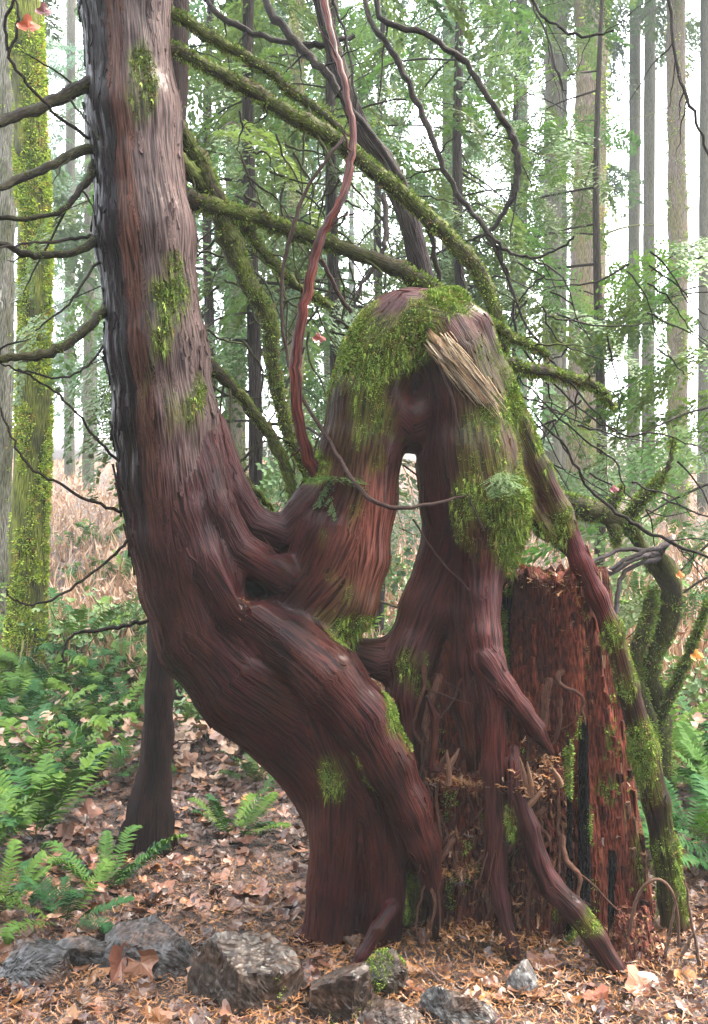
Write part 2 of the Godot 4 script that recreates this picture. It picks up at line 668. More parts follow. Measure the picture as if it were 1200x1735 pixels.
func tree_colour(p: Vector3, n: Vector3, ch: int) -> Color:
	var sum := Color(0, 0, 0)
	var ws := 0.0
	var wob := p + Vector3(nz2.get_noise_3d(p.x * 9, p.y * 4, p.z * 9), nz2.get_noise_3d(p.x * 9 + 40, p.y * 4, p.z * 9), nz2.get_noise_3d(p.x * 9, p.y * 4 + 60, p.z * 9)) * 0.12
	for a in anchors:
		var d: float = wob.distance_squared_to(a[0])
		var w := 1.0 / (d * d + 0.00004)
		sum += a[1] * w
		ws += w
	var c := sum * (0.5 / ws)
	c = Color(c.r * 1.12, c.g * 0.72, c.b * 0.74)
	# the upper trunk: dark weathered strip down the left, lighter grey bark to the right
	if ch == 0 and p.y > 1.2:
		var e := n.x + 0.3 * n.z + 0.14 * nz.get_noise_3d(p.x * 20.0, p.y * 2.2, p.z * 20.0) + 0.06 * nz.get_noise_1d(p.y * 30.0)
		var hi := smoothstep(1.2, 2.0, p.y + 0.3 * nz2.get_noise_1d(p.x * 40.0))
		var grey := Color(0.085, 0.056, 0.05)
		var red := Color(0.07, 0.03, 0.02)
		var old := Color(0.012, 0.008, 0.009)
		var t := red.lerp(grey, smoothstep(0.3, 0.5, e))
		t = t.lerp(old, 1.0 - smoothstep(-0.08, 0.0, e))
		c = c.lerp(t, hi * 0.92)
	var v := nz.get_noise_3d(p.x * 45.0, p.y * 8.0, p.z * 45.0)
	c = c * (1.0 + 0.75 * v)
	var m := moss_at(p)
	if m > 0.05:
		var g := Color(0.075, 0.095, 0.016).lerp(Color(0.13, 0.135, 0.02), clampf(0.5 + nz.get_noise_3d(p.x * 30, p.y * 30, p.z * 30), 0, 1))
		c = c.lerp(g, clampf((m - 0.05) * 0.95, 0.0, 0.9))
	c.a = 1.0
	return c

func tuft_mesh(blades: int, wide: float, hang: float, seed_: int) -> ArrayMesh:
	var r := RandomNumberGenerator.new()
	r.seed = seed_
	var mb := MB.new()
	for k in blades:
		var a := r.randf() * TAU
		var tilt := r.randf_range(0.15, 1.25)
		var dir := Vector3(cos(a) * sin(tilt), cos(tilt), sin(a) * sin(tilt))
		var l := r.randf_range(0.5, 1.0)
		var s := dir.cross(Vector3(r.randf() - 0.5, r.randf() - 0.5, r.randf() - 0.5)).normalized() * wide
		var o := Vector3(cos(a), 0, sin(a)) * r.randf() * 0.35
		var mid := o + dir * l * 0.55
		var tip := o + dir * l + Vector3(0, -hang * l, 0)
		var c := Color.WHITE * r.randf_range(0.7, 1.15)
		mb.face(o - s * 0.4, mid - s, mid + s, c)
		mb.face(mid - s, tip, mid + s, c)
	return mb.mesh()

func frame(at: Vector3, up: Vector3, size: Vector3, spin := -1.0) -> Transform3D:
	var y := up.normalized()
	var x := y.cross(Vector3(0.3, 0.1, 0.95)).normalized()
	if x.length() < 0.5: x = y.cross(Vector3.RIGHT).normalized()
	var b := Basis(x, y, x.cross(y))
	b = Basis(y, rng.randf() * TAU if spin < 0.0 else spin) * b
	return Transform3D(b * Basis.from_scale(size), at)

func moss_green() -> Color:
	var t := rng.randf()
	var c := Color(0.055, 0.1, 0.016).lerp(Color(0.22, 0.28, 0.05), t)
	if rng.randf() < 0.12: c = Color(0.18, 0.13, 0.045)
	return c

var tufts := []
func moss_on_tree(tree: Node3D):
	var xf := []
	var co := []
	var xh := []
	var ch := []
	for k in tree_pos.size():
		var p := tree_pos[k]
		var m := moss_at(p)
		if rng.randf() > pow(clampf((m - 0.08) * 1.15, 0.0, 1.0), 1.25): continue
		var n := tree_nrm[k]
		var s := rng.randf_range(0.6, 1.2) * lerpf(0.008, 0.02, clampf(m - 0.3, 0, 1))
		if m > 0.5 and rng.randf() < 0.2 and n.y < 0.75:
			xh.append(frame(p, (n * 0.35 + Vector3(0, -1, 0)).normalized(), Vector3(0.01, rng.randf_range(0.02, 0.065), 0.01)))
			ch.append(moss_green())
		else:
			xf.append(frame(p - n * 0.002, n + Vector3(0, -0.35, 0) * rng.randf(), Vector3(s, s, s)))
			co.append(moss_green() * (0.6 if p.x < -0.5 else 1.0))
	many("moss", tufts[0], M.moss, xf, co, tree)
	many("hanging_moss", tufts[1], M.moss, xh, ch, tree)

# moss that wraps a sampled curve: line = [points, radii]
func moss_on_line(xf: Array, co: Array, line: Array, density: float, size: float, cover := 0.0, hang := 0.25):
	var C: Array = line[0]
	var Q: Array = line[1]
	for k in C.size() - 1:
		var a: Vector3 = C[k]
		var b: Vector3 = C[k + 1]
		var dir := (b - a).normalized()
		var cnt := a.distance_to(b) * density
		var whole := int(cnt) + (1 if rng.randf() < cnt - int(cnt) else 0)
		for j in whole:
			var t := rng.randf()
			var p := a.lerp(b, t)
			if nz2.get_noise_3d(p.x * 7.0, p.y * 7.0, p.z * 7.0) < cover: continue
			var s := dir.cross(Vector3(rng.randfn(), rng.randfn(), rng.randfn())).normalized()
			if s.y < -0.2 and rng.randf() < 0.5: s = -s
			var r: float = lerpf(Q[k], Q[k + 1], t)
			if rng.randf() < hang:
				xf.append(frame(p - Vector3(0, r * 0.6, 0), Vector3(rng.randfn() * 0.2, -1, rng.randfn() * 0.2), Vector3(size * 0.8, size * rng.randf_range(1.2, 2.6), size * 0.8)))
			else:
				xf.append(frame(p + s * r * 0.85, s + dir * 0.4, Vector3.ONE * size * rng.randf_range(0.6, 1.2)))
			co.append(moss_green())

# a branch traced as [px, py, depth, radius px] points; returns its centre line
func limb(tree: Node3D, called: String, pts: Array, col: Color, col2: Color, m: Material, o := {}) -> Array:
	var c := []
	var r := []
	for p in pts:
		c.append(P(p[0], p[1], p[2]))
		r.append(R(p[3], p[2]))
	var mb := MB.new()
	var line := tube(mb, c, r, col, col2, o)
	part(called, mb.mesh(), m, tree)
	for k in int(o.get("shoots", 0)):
		var j := rng.randi_range(2, line[0].size() - 2)
		var at: Vector3 = line[0][j]
		var go: Vector3 = (line[0][j + 1] - line[0][j - 1]).normalized()
		var dir := (go * rng.randf_range(0.2, 0.9) + Vector3(rng.randfn(), rng.randfn() - 0.35, rng.randfn() * 0.7) * 0.7).normalized()
		var l := rng.randf_range(0.08, 0.3)
		var e := at + dir * l + Vector3(0, -0.25 * l, 0)
		var tw := MB.new()
		var rr: float = minf(line[1][j] * 0.45, 0.005)
		tube(tw, [at, at.lerp(e, 0.4) + Vector3(0, 0.03 * l, 0), at.lerp(e, 0.75), e], [rr, rr * 0.8, rr * 0.6, rr * 0.25], col, col2, {"sides": 4, "per": 3, "bend": 0.012})
		part("twig", tw.mesh(), m, tree)
	return line

func build_tree():
	# trunk, from above the picture down round the bend into the base
	chain([[196, -520, 3.34, 62], [208, -300, 3.32, 66], [213, 0, 3.28, 70], [226, 200, 3.26, 74], [245, 400, 3.25, 79], [268, 600, 3.24, 80], [284, 720, 3.24, 83], [294, 820, 3.24, 82], [304, 910, 3.24, 78], [320, 990, 3.24, 77], [352, 1072, 3.24, 82], [428, 1148, 3.26, 98], [515, 1205, 3.28, 104], [580, 1280, 3.3, 102], [612, 1370, 3.32, 92], [618, 1480, 3.36, 80], [615, 1640, 3.38, 84]], 0.06, "trunk")
	# the mass under the fork, then the left leg of the arch
	chain([[410, 1096, 3.26, 72], [490, 1068, 3.3, 74], [550, 1000, 3.33, 84]], 0.07, "base")
	chain([[310, 880, 3.36, 62], [390, 955, 3.42, 58], [470, 965, 3.42, 56], [545, 930, 3.4, 60]], 0.06, "base")
	chain([[530, 1015, 3.34, 80], [572, 920, 3.33, 80], [598, 840, 3.34, 70], [611, 760, 3.34, 64], [624, 680, 3.35, 64], [648, 610, 3.36, 66], [672, 565, 3.36, 62]], 0.06, "arch")
	chain([[664, 572, 3.36, 62], [700, 556, 3.36, 57], [738, 562, 3.36, 55], [768, 615, 3.36, 60], [788, 690, 3.35, 70], [797, 785, 3.34, 84], [808, 860, 3.33, 89], [806, 930, 3.33, 76]], 0.06, "arch")
	chain([[560, 1085, 3.2, 28], [606, 1030, 3.2, 31], [627, 950, 3.22, 31], [635, 860, 3.25, 30], [642, 770, 3.28, 32], [660, 690, 3.31, 34]], 0.035, "arch")
	chain([[640, 690, 3.34, 40], [668, 715, 3.34, 44], [700, 722, 3.34, 34], [745, 700, 3.34, 40]], 0.05, "arch")
	# fingers between trunk and arch
	chain([[296, 660, 3.22, 34], [312, 770, 3.18, 34], [328, 870, 3.13, 36], [354, 950, 3.1, 38], [402, 1032, 3.11, 36], [470, 1082, 3.14, 44]], 0.03, "trunk")
	chain([[340, 760, 3.2, 36], [366, 860, 3.14, 33], [404, 932, 3.15, 31], [470, 972, 3.2, 38]], 0.02, "base")
	chain([[355, 730, 3.28, 34], [392, 830, 3.27, 30], [430, 886, 3.28, 27], [486, 908, 3.3, 32], [535, 860, 3.32, 44]], 0.02, "base")
	# the wet root running down the front and its mate
	chain([[500, 1100, 3.14, 56], [560, 1150, 3.07, 54], [615, 1215, 3.05, 50], [655, 1290, 3.04, 42], [692, 1365, 3.05, 36], [716, 1430, 3.07, 29], [732, 1490, 3.1, 19], [742, 1545, 3.11, 12], [738, 1620, 3.12, 7]], 0.04, "wet_root")
	chain([[540, 1210, 3.18, 60], [575, 1300, 3.16, 52], [572, 1400, 3.17, 46], [566, 1500, 3.18, 44], [556, 1610, 3.19, 48]], 0.03)
	chain([[600, 1260, 3.16, 55], [640, 1350, 3.13, 42], [654, 1430, 3.14, 40], [655, 1520, 3.16, 40], [648, 1620, 3.18, 44]], 0.028)
	chain([[690, 1440, 3.24, 26], [705, 1530, 3.24, 24], [700, 1610, 3.24, 22]], 0.03)
	chain([[556, 1560, 3.24, 34], [520, 1590, 3.2, 16], [490, 1596, 3.16, 7]], 0.03)
	# the arch's right leg stands on roots
	chain([[770, 930, 3.32, 58], [728, 1030, 3.3, 48], [697, 1105, 3.27, 44], [690, 1180, 3.25, 33], [697, 1260, 3.24, 30], [705, 1350, 3.24, 26], [712, 1420, 3.24, 20]], 0.04)
	chain([[600, 1105, 3.28, 26], [650, 1118, 3.28, 32], [695, 1110, 3.28, 34]], 0.04)
	chain([[790, 950, 3.28, 40], [784, 1040, 3.22, 24], [783, 1120, 3.2, 20], [790, 1200, 3.2, 22], [802, 1265, 3.2, 17], [800, 1300, 3.2, 10]], 0.025)
	chain([[815, 930, 3.27, 50], [815, 1010, 3.2, 32], [820, 1080, 3.14, 28], [826, 1120, 3.12, 27], [838, 1190, 3.13, 20], [836, 1300, 3.12, 21], [842, 1400, 3.1, 19], [838, 1475, 3.08, 19], [850, 1530, 3.04, 14], [866, 1600, 3.0, 12], [884, 1655, 2.97, 9], [892, 1700, 2.96, 6]], 0.025)
	chain([[826, 1120, 3.1, 24], [856, 1165, 3.09, 18], [884, 1200, 3.09, 16], [908, 1235, 3.1, 15], [934, 1275, 3.13, 7]], 0.02)
	chain([[872, 1270, 3.1, 9], [878, 1340, 3.06, 12], [895, 1400, 3.04, 17], [912, 1460, 3.03, 18], [932, 1500, 3.02, 20], [976, 1545, 2.98, 20], [1010, 1590, 2.95, 18], [1040, 1640, 2.93, 17], [1066, 1682, 2.92, 13], [1080, 1710, 2.92, 8]], 0.02)
	chain([[866, 1290, 3.08, 8], [870, 1350, 3.06, 9], [862, 1420, 3.06, 6]], 0.015)
	chain([[724, 1180, 3.12, 5], [738, 1215, 3.11, 7], [735, 1265, 3.1, 7], [730, 1300, 3.1, 8], [744, 1306, 3.09, 5]], 0.012)
	chain([[664, 1540, 3.06, 12], [640, 1575, 3.02, 13], [612, 1620, 2.98, 11], [590, 1650, 2.96, 5]], 0.015)
	# the mossy limb that runs from the top of the arch down behind the stump to the ground
	chain([[715, 525, 3.4, 34], [765, 522, 3.38, 30], [808, 552, 3.36, 24], [846, 636, 3.34, 20], [880, 718, 3.32, 19], [916, 798, 3.3, 19], [950, 868, 3.28, 19], [985, 955, 3.24, 17], [1012, 1010, 3.22, 16], [1036, 1065, 3.22, 17], [1062, 1160, 3.24, 18], [1092, 1270, 3.26, 21], [1112, 1360, 3.26, 21], [1126, 1440, 3.25, 20], [1138, 1525, 3.24, 21], [1150, 1620, 3.22, 26]], 0.03, "leaning_limb")
	chain([[846, 720, 3.3, 16], [868, 790, 3.3, 18], [900, 860, 3.3, 16], [925, 900, 3.28, 14], [960, 930, 3.26, 9]], 0.02)

	cut(372, 905, 3.03, 9, 424, 1000, 3.08, 22)
	cut(424, 1000, 3.08, 22, 440, 1004, 3.2, 12)
	cut(405, 858, 3.1, 7, 462, 930, 3.14, 12)
	cut(462, 930, 3.14, 12, 480, 934, 3.24, 7)
	cut(612, 1400, 3.08, 8, 614, 1640, 3.08, 17)
	cut(700, 1440, 3.14, 10, 694, 1640, 3.13, 18)
	cut(628, 1300, 3.05, 8, 688, 1470, 3.06, 13)
	var maroon := Color(0.085, 0.03, 0.025)
	var red := Color(0.14, 0.05, 0.035)
	var brown := Color(0.115, 0.06, 0.04)
	var purple := Color(0.115, 0.07, 0.068)
	var olive := Color(0.085, 0.07, 0.032)
	for a in [[230, 800, brown], [235, 900, brown], [290, 1000, brown], [300, 1120, Color(0.10, 0.055, 0.034)], [400, 1180, Color(0.06, 0.032, 0.026)], [350, 900, purple], [380, 960, purple], [330, 820, purple], [390, 830, purple], [430, 900, purple], [440, 1000, maroon], [400, 1000, maroon], [480, 1060, Color(0.07, 0.035, 0.035)], [540, 1000, maroon], [520, 930, maroon],
			[560, 1130, Color(0.09, 0.045, 0.043)], [620, 1200, Color(0.095, 0.055, 0.052)], [670, 1300, Color(0.10, 0.055, 0.05)], [720, 1420, red], [530, 1140, red], [500, 1200, maroon], [440, 1200, maroon], [480, 1260, maroon], [540, 1330, maroon], [560, 1290, maroon], [560, 1400, brown], [650, 1420, red], [560, 1540, maroon], [650, 1550, maroon], [610, 1480, maroon],
			[642, 830, Color(0.3, 0.15, 0.1)], [644, 900, Color(0.3, 0.15, 0.1)], [636, 960, Color(0.27, 0.15, 0.1)], [618, 1020, Color(0.2, 0.14, 0.07)], [600, 1060, olive], [600, 800, olive], [570, 720, olive], [560, 850, maroon], [630, 700, olive], [700, 700, maroon], [660, 640, olive], [740, 700, maroon], [760, 850, maroon], [760, 950, maroon], [720, 760, Color(0.1, 0.045, 0.035)], [820, 720, Color(0.11, 0.095, 0.045)], [850, 940, maroon], [720, 505, Color(0.16, 0.1, 0.095)], [660, 520, Color(0.15, 0.085, 0.075)],
			[720, 1030, Color(0.1, 0.05, 0.042)], [690, 1120, purple], [690, 1200, Color(0.15, 0.05, 0.04)], [700, 1290, red], [785, 1080, red], [790, 1200, Color(0.12, 0.05, 0.04)], [815, 1030, purple], [825, 1120, Color(0.15, 0.1, 0.095)], [838, 1220, Color(0.17, 0.055, 0.04)], [838, 1330, Color(0.12, 0.07, 0.06)], [850, 1550, Color(0.11, 0.075, 0.07)], [890, 1200, Color(0.13, 0.075, 0.065)], [910, 1440, Color(0.12, 0.065, 0.058)], [1000, 1580, Color(0.12, 0.07, 0.055)], [640, 1580, Color(0.07, 0.04, 0.035)],
			[985, 960, Color(0.15, 0.045, 0.04)], [1010, 1010, Color(0.15, 0.05, 0.04)], [1080, 1250, Color(0.075, 0.05, 0.03)], [1130, 1450, Color(0.055, 0.042, 0.024)], [850, 650, olive], [740, 1230, Color(0.22, 0.13, 0.075)]]:
		anchor(a[0], a[1], a[2] * 0.8)
	# moss
	moss_blob(640, 590, 3.25, 100, 90, 0.3, 1.0)
	moss_blob(640, 700, 3.2, 60, 130, 0.2, 0.42)
	moss_blob(690, 580, 3.25, 70, 80, 0.22, 0.75)
	moss_blob(590, 660, 3.3, 40, 90, 0.2, 0.7)
	moss_blob(590, 860, 3.25, 30, 110, 0.2, 0.5)
	moss_blob(545, 975, 3.22, 75, 90, 0.15, 0.45)
	moss_blob(600, 1070, 3.15, 55, 32, 0.15, 0.75)
	moss_blob(855, 860, 3.24, 100, 125, 0.4, 1.1)
	moss_blob(815, 760, 3.22, 50, 110, 0.2, 0.62)
	moss_blob(770, 520, 3.4, 80, 50, 0.25, 1.1)
	moss_blob(835, 600, 3.36, 60, 90, 0.2, 0.85)
	moss_blob(880, 730, 3.32, 60, 110, 0.2, 0.85)
	moss_blob(935, 840, 3.28, 50, 90, 0.2, 0.85)
	moss_blob(1050, 1110, 3.24, 45, 100, 0.2, 0.8)
	moss_blob(1095, 1290, 3.26, 45, 130, 0.2, 0.8)
	moss_blob(1135, 1450, 3.25, 40, 130, 0.2, 1.0)
	moss_blob(540, 800, 3.3, 45, 40, 0.2, 0.9)
	moss_blob(665, 1240, 3.1, 35, 110, 0.15, 0.7)
	moss_blob(595, 1300, 3.1, 80, 75, 0.12, 0.5)
	moss_blob(690, 1150, 3.2, 40, 80, 0.12, 0.4)
	moss_blob(700, 1520, 3.18, 32, 50, 0.12, 0.9)
	moss_blob(995, 1560, 2.95, 30, 35, 0.1, 0.85)
	moss_blob(868, 1390, 3.05, 16, 40, 0.06, 0.9)
	moss_blob(240, 130, 3.08, 40, 90, 0.15, 0.7)
	moss_blob(235, 395, 3.08, 22, 25, 0.15, 0.7)
	moss_blob(290, 435, 3.08, 35, 28, 0.15, 0.9)
	moss_blob(295, 620, 3.08, 60, 150, 0.15, 0.42)
	moss_blob(300, 500, 3.1, 50, 60, 0.15, 0.45)
	moss_blob(390, 950, 3.2, 25, 60, 0.12, 0.6)

	var tree := thing("bent_cedar", "dark red cedar with bent trunk, mossy looping arch and roots gripping the rotten stump", "tree", P(612, 1590, 3.25))
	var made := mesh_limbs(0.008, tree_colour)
	print("tree triangles ", made.tris)
	tree_pos = made.pos
	tree_nrm = made.nrm
	for k in made.parts:
		var called: String = k.get_slice(" ", 0)
		part(called, made.parts[k].mesh(), M.bark, tree)
	moss_on_tree(tree)
	bark_strips(tree)
	# splintered stub at the top of the arch: pale torn fibres over a darker shell
	var pale := Color(0.55, 0.33, 0.14)
	var mb := MB.new()
	tube(mb, [P(712, 548, 3.24), P(760, 600, 3.205), P(806, 660, 3.185), P(826, 684, 3.175)], [0.018, 0.018, 0.012, 0.003], Color(0.3, 0.14, 0.05), pale, {"sides": 14, "rough": 0.3})
	for k in 150:
		var u := rng.randf_range(-1, 1)
		var w := rng.randf_range(-1, 1) * sqrt(1.0 - u * u)
		var st := rng.randf_range(0.0, 0.3)
		var l := rng.randf_range(0.3, 1.0) + 0.3 * nz.get_noise_1d(u * 60.0)
		var a := P(712 + 110 * st + u * 19, 545 + 130 * st - u * 12, 3.3 - 0.3 * st - w * 0.022)
		var b := P(712 + 126 * l + u * 17 + rng.randfn() * 4, 545 + 150 * l - u * 12 + rng.randfn() * 4, 3.165 - w * 0.024)
		var c := pale.lerp(Color(0.9, 0.76, 0.54), rng.randf() * rng.randf()) if rng.randf() < 0.7 else Color(0.26, 0.13, 0.06)
		var mid := a.lerp(b, 0.6) + Vector3(rng.randfn(), rng.randfn(), rng.randfn()) * 0.003
		tube(mb, [a, mid, b], [rng.randf_range(0.0025, 0.005), rng.randf_range(0.002, 0.0045), 0.0005], c, c * 0.75, {"sides": 4, "per": 3})
	var stub := part("broken_stub", mb.mesh(), M.wood, tree)
	stub.set_meta("label", "splintered pale broken wood torn from the arch top")
	limb(tree, "stub_bark", [[712, 520, 3.3, 16], [748, 543, 3.26, 12], [790, 592, 3.24, 9], [818, 632, 3.24, 4]], Color(0.07, 0.04, 0.045), Color(0.11, 0.07, 0.075), M.twig, {"sides": 10})
	for s in [[842, 690, 850, 716], [836, 676, 846, 690], [846, 668, 856, 678], [826, 680, 829, 694]]:
		limb(tree, "splinter", [[s[0] - 20, s[1] - 30, 3.21, 2.2], [s[0], s[1], 3.19, 1.4], [s[2], s[3], 3.18, 0.3]], pale, Color(0.5, 0.4, 0.27), M.wood, {"sides": 4})
	# boughs: green and mossy to the right, bare and dark to the left
	var mg := Color(0.1, 0.12, 0.022)
	var mg2 := Color(0.11, 0.11, 0.03)
	var bk := Color(0.022, 0.015, 0.013)
	var bk2 := Color(0.05, 0.035, 0.024)
	var xf := []
	var co := []
	var mossy_limbs := [
		[[[272, 12, 3.3, 12], [310, 34, 3.34, 10], [370, 70, 3.4, 10], [430, 105, 3.45, 9], [500, 160, 3.5, 9], [560, 205, 3.55, 7], [640, 290, 3.62, 6]], 0.011],
		[[[285, 82, 3.28, 13], [330, 100, 3.32, 11], [400, 140, 3.4, 12], [470, 180, 3.45, 13], [540, 220, 3.5, 14], [600, 262, 3.52, 13], [680, 330, 3.54, 14], [760, 400, 3.55, 13], [810, 460, 3.55, 13], [838, 530, 3.56, 11], [858, 600, 3.58, 7]], 0.013],
		[[[300, 336, 3.3, 16], [350, 346, 3.35, 14], [420, 365, 3.42, 13], [480, 385, 3.48, 12], [550, 408, 3.5, 13], [620, 435, 3.5, 14], [690, 462, 3.48, 14], [750, 500, 3.45, 14]], 0.014],
		[[[300, 210, 3.3, 14], [325, 250, 3.34, 13], [360, 320, 3.38, 16], [390, 400, 3.42, 19], [420, 480, 3.44, 15], [455, 535, 3.46, 14], [460, 600, 3.48, 12], [478, 690, 3.5, 11], [500, 760, 3.48, 10], [530, 815, 3.44, 10]], 0.014],
		[[[345, 610, 3.34, 12], [390, 652, 3.4, 10], [440, 710, 3.44, 10], [475, 770, 3.46, 10], [492, 820, 3.46, 10], [505, 866, 3.44, 9]], 0.009],
		[[[300, 270, 3.3, 14], [340, 310, 3.36, 14], [400, 370, 3.44, 10], [450, 430, 3.5, 8], [500, 480, 3.56, 7], [560, 520, 3.6, 6]], 0.012],
		[[[365, 790, 3.36, 8], [410, 810, 3.42, 7], [450, 850, 3.46, 5], [470, 880, 3.5, 3]], 0.008],
		[[[845, 610, 3.36, 10], [900, 625, 3.42, 10], [960, 640, 3.5, 9], [1010, 655, 3.56, 8], [1040, 690, 3.6, 4]], 0.013],
		[[[790, 545, 3.4, 10], [840, 555, 3.45, 10], [870, 575, 3.5, 8], [930, 600, 3.55, 5]], 0.012]]
	for b in mossy_limbs:
		var line := limb(tree, "mossy_branch", b[0], mg, bk2, M.twig, {"sides": 10, "bend": 0.012, "rough": 0.3, "shoots": 5})
		moss_on_line(xf, co, line, 620.0, b[1] * 1.5, -0.45, 0.3)
	many("branch_moss", tufts[0], M.moss, xf, co, tree)
	xf = []
	co = []
	for b in [[[155, 140, 3.2, 12], [100, 165, 3.1, 11], [40, 195, 3.0, 9], [-20, 210, 2.9, 9], [-120, 225, 2.8, 7]],
			[[165, 250, 3.2, 8], [110, 270, 3.1, 8], [50, 295, 3.0, 7], [-10, 322, 2.9, 6], [-90, 350, 2.8, 5]],
			[[160, 275, 3.2, 7], [140, 320, 3.12, 6], [105, 355, 3.06, 5], [50, 370, 3.0, 4], [-20, 370, 2.95, 4]],
			[[175, 395, 3.22, 9], [150, 415, 3.14, 7], [110, 430, 3.06, 6], [50, 432, 3.0, 6], [10, 415, 2.95, 5], [-40, 390, 2.9, 4]],
			[[190, 510, 3.2, 11], [160, 545, 3.12, 9], [110, 585, 3.04, 8], [60, 602, 3.0, 8], [10, 606, 2.96, 7], [-50, 600, 2.9, 6]]]:
		var line := limb(tree, "branch", b, bk, Color(0.055, 0.05, 0.022), M.twig, {"sides": 8, "bend": 0.01, "rough": 0.3, "shoots": 3})
		moss_on_line(xf, co, line, 260.0, 0.008, 0.02, 0.1)
	for b in [[[215, 870, 3.16, 3], [160, 850, 3.1, 3], [100, 820, 3.04, 2.5], [50, 790, 3.0, 2.5], [20, 740, 2.98, 2], [0, 690, 2.95, 1.6]],
			[[220, 915, 3.16, 3], [180, 950, 3.1, 2.5], [140, 985, 3.04, 2.5], [80, 1020, 3.0, 2.2], [35, 1022, 2.98, 2], [10, 1000, 2.96, 1.5]],
			[[215, 795, 3.18, 3], [170, 750, 3.1, 2.5], [120, 690, 3.05, 2.2], [60, 640, 3.0, 2], [0, 615, 2.95, 1.6]],
			[[250, 1052, 3.2, 4], [200, 1062, 3.15, 4], [145, 1070, 3.1, 3], [115, 1085, 3.08, 2.5], [105, 1120, 3.06, 2]],
			[[165, 400, 3.2, 3], [120, 405, 3.1, 3], [60, 412, 3.0, 2.5], [0, 420, 2.9, 2]],
			[[190, 560, 3.2, 3], [150, 620, 3.1, 2], [100, 640, 3.05, 2], [30, 625, 3.0, 1.5]],
			[[180, 430, 3.2, 3], [150, 470, 3.1, 2.5], [110, 520, 3.05, 2], [60, 560, 3.0, 1.5]],
			[[155, 235, 3.2, 3], [90, 190, 3.05, 3], [40, 130, 2.95, 3], [15, 90, 2.9, 3], [10, 30, 2.86, 3], [40, -30, 2.84, 3]],
			[[15, 90, 2.9, 3], [28, 60, 2.9, 3], [30, 0, 2.9, 2], [28, -60, 2.9, 2]]]:
		limb(tree, "twig", b, bk, bk2, M.twig, {"sides": 5, "bend": 0.012})
	# thin sapless twigs that hang off the mossy boughs
	for b in [[[585, 230, 3.45, 3], [560, 262, 3.4, 3], [520, 320, 3.38, 3], [495, 390, 3.36, 4], [478, 470, 3.36, 3], [480, 560, 3.36, 3], [500, 650, 3.3, 3], [560, 750, 3.2, 4], [610, 830, 3.08, 4], [660, 860, 3.04, 4], [720, 855, 3.05, 3], [790, 840, 3.12, 2]],
			[[545, 440, 3.36, 4], [570, 490, 3.4, 4], [595, 530, 3.44, 4]],
			[[735, 600, 3.2, 2.5], [768, 680, 3.17, 2.5], [780, 760, 3.16, 2], [778, 850, 3.15, 1.6]],
			[[700, 880, 3.2, 2], [740, 940, 3.15, 1.6], [795, 1000, 3.1, 1.4]],
			[[820, 900, 3.1, 1.6], [798, 850, 3.12, 1.6], [790, 835, 3.14, 1.6]]]:
		limb(tree, "twig", b, Color(0.05, 0.028, 0.024), Color(0.1, 0.06, 0.05), M.twig, {"sides": 5, "bend": 0.006})
	many("twig_moss", tufts[0], M.moss, xf, co, tree)
	# the red-barked shoot out of the arch's foot
	var sh := limb(tree, "red_shoot", [[548, 812, 3.3, 15], [528, 786, 3.28, 12], [508, 720, 3.26, 10], [500, 640, 3.26, 10], [507, 560, 3.27, 9], [524, 480, 3.28, 8.5], [543, 405, 3.3, 8.5], [575, 345, 3.32, 7], [592, 285, 3.36, 7], [598, 220, 3.4, 6], [585, 150, 3.44, 6], [562, 60, 3.5, 6], [545, -30, 3.56, 8], [530, -300, 3.7, 7]], Color(0.15, 0.03, 0.016), Color(0.075, 0.028, 0.026), M.bark, {"sides": 12, "rough": 0.15, "bend": 0.008, "shoots": 4})
	sh[0][0] = sh[0][0]
	# orange needles caught in the forks
	for s in [[438, 935, 3.2, 26, 10], [412, 1032, 3.06, 14, 18], [885, 1335, 3.06, 30, 12]]:
		needles_at(tree, P(s[0], s[1], s[2]), R(s[3], s[2]), R(s[4], s[2]), 60)
	# rootlets feeling their way down the rotten wood
	for k in 26:
		var x := rng.randf_range(715, 965)
		var y := rng.randf_range(1120, 1440)
		var n := 5
		var step := (minf(1630.0, y + rng.randf_range(110, 330)) - y) / (n - 1)
		var pts := []
		var w := rng.randf_range(2.0, 7.0)
		for j in n:
			pts.append([x, y, 3.16 - 0.13 * smoothstep(1250.0, 1620.0, y), w * (1.0 - 0.16 * j)])
			x += rng.randfn() * 18.0
			y += step * rng.randf_range(0.5, 1.4)
		limb(tree, "rootlet", pts, Color(0.1, 0.042, 0.03), Color(0.16, 0.075, 0.05), M.twig, {"sides": 6, "bend": 0.006, "rough": 0.3, "shoots": 1})
	# a cedar spray on the arch and one on the shoot's foot
	for s in [[[560, 810, 3.22], 0.16, 7], [[840, 800, 3.12], 0.14, 6]]:
		var x2 := []
		var c2 := []
		for k in s[2]:
			var dir := Vector3(rng.randf_range(-0.6, 1.0), rng.randf_range(-0.8, 0.25), rng.randf_range(0.2, 1.0)).normalized()
			x2.append(bough_at(P(s[0][0], s[0][1], s[0][2]), dir, s[1] * rng.randf_range(0.6, 1.1), s[1]))
			c2.append(Color(0.07, 0.12, 0.03) * rng.randf_range(0.8, 1.4))
		many("cedar_spray", spray[0], M.needle, x2, c2, tree)

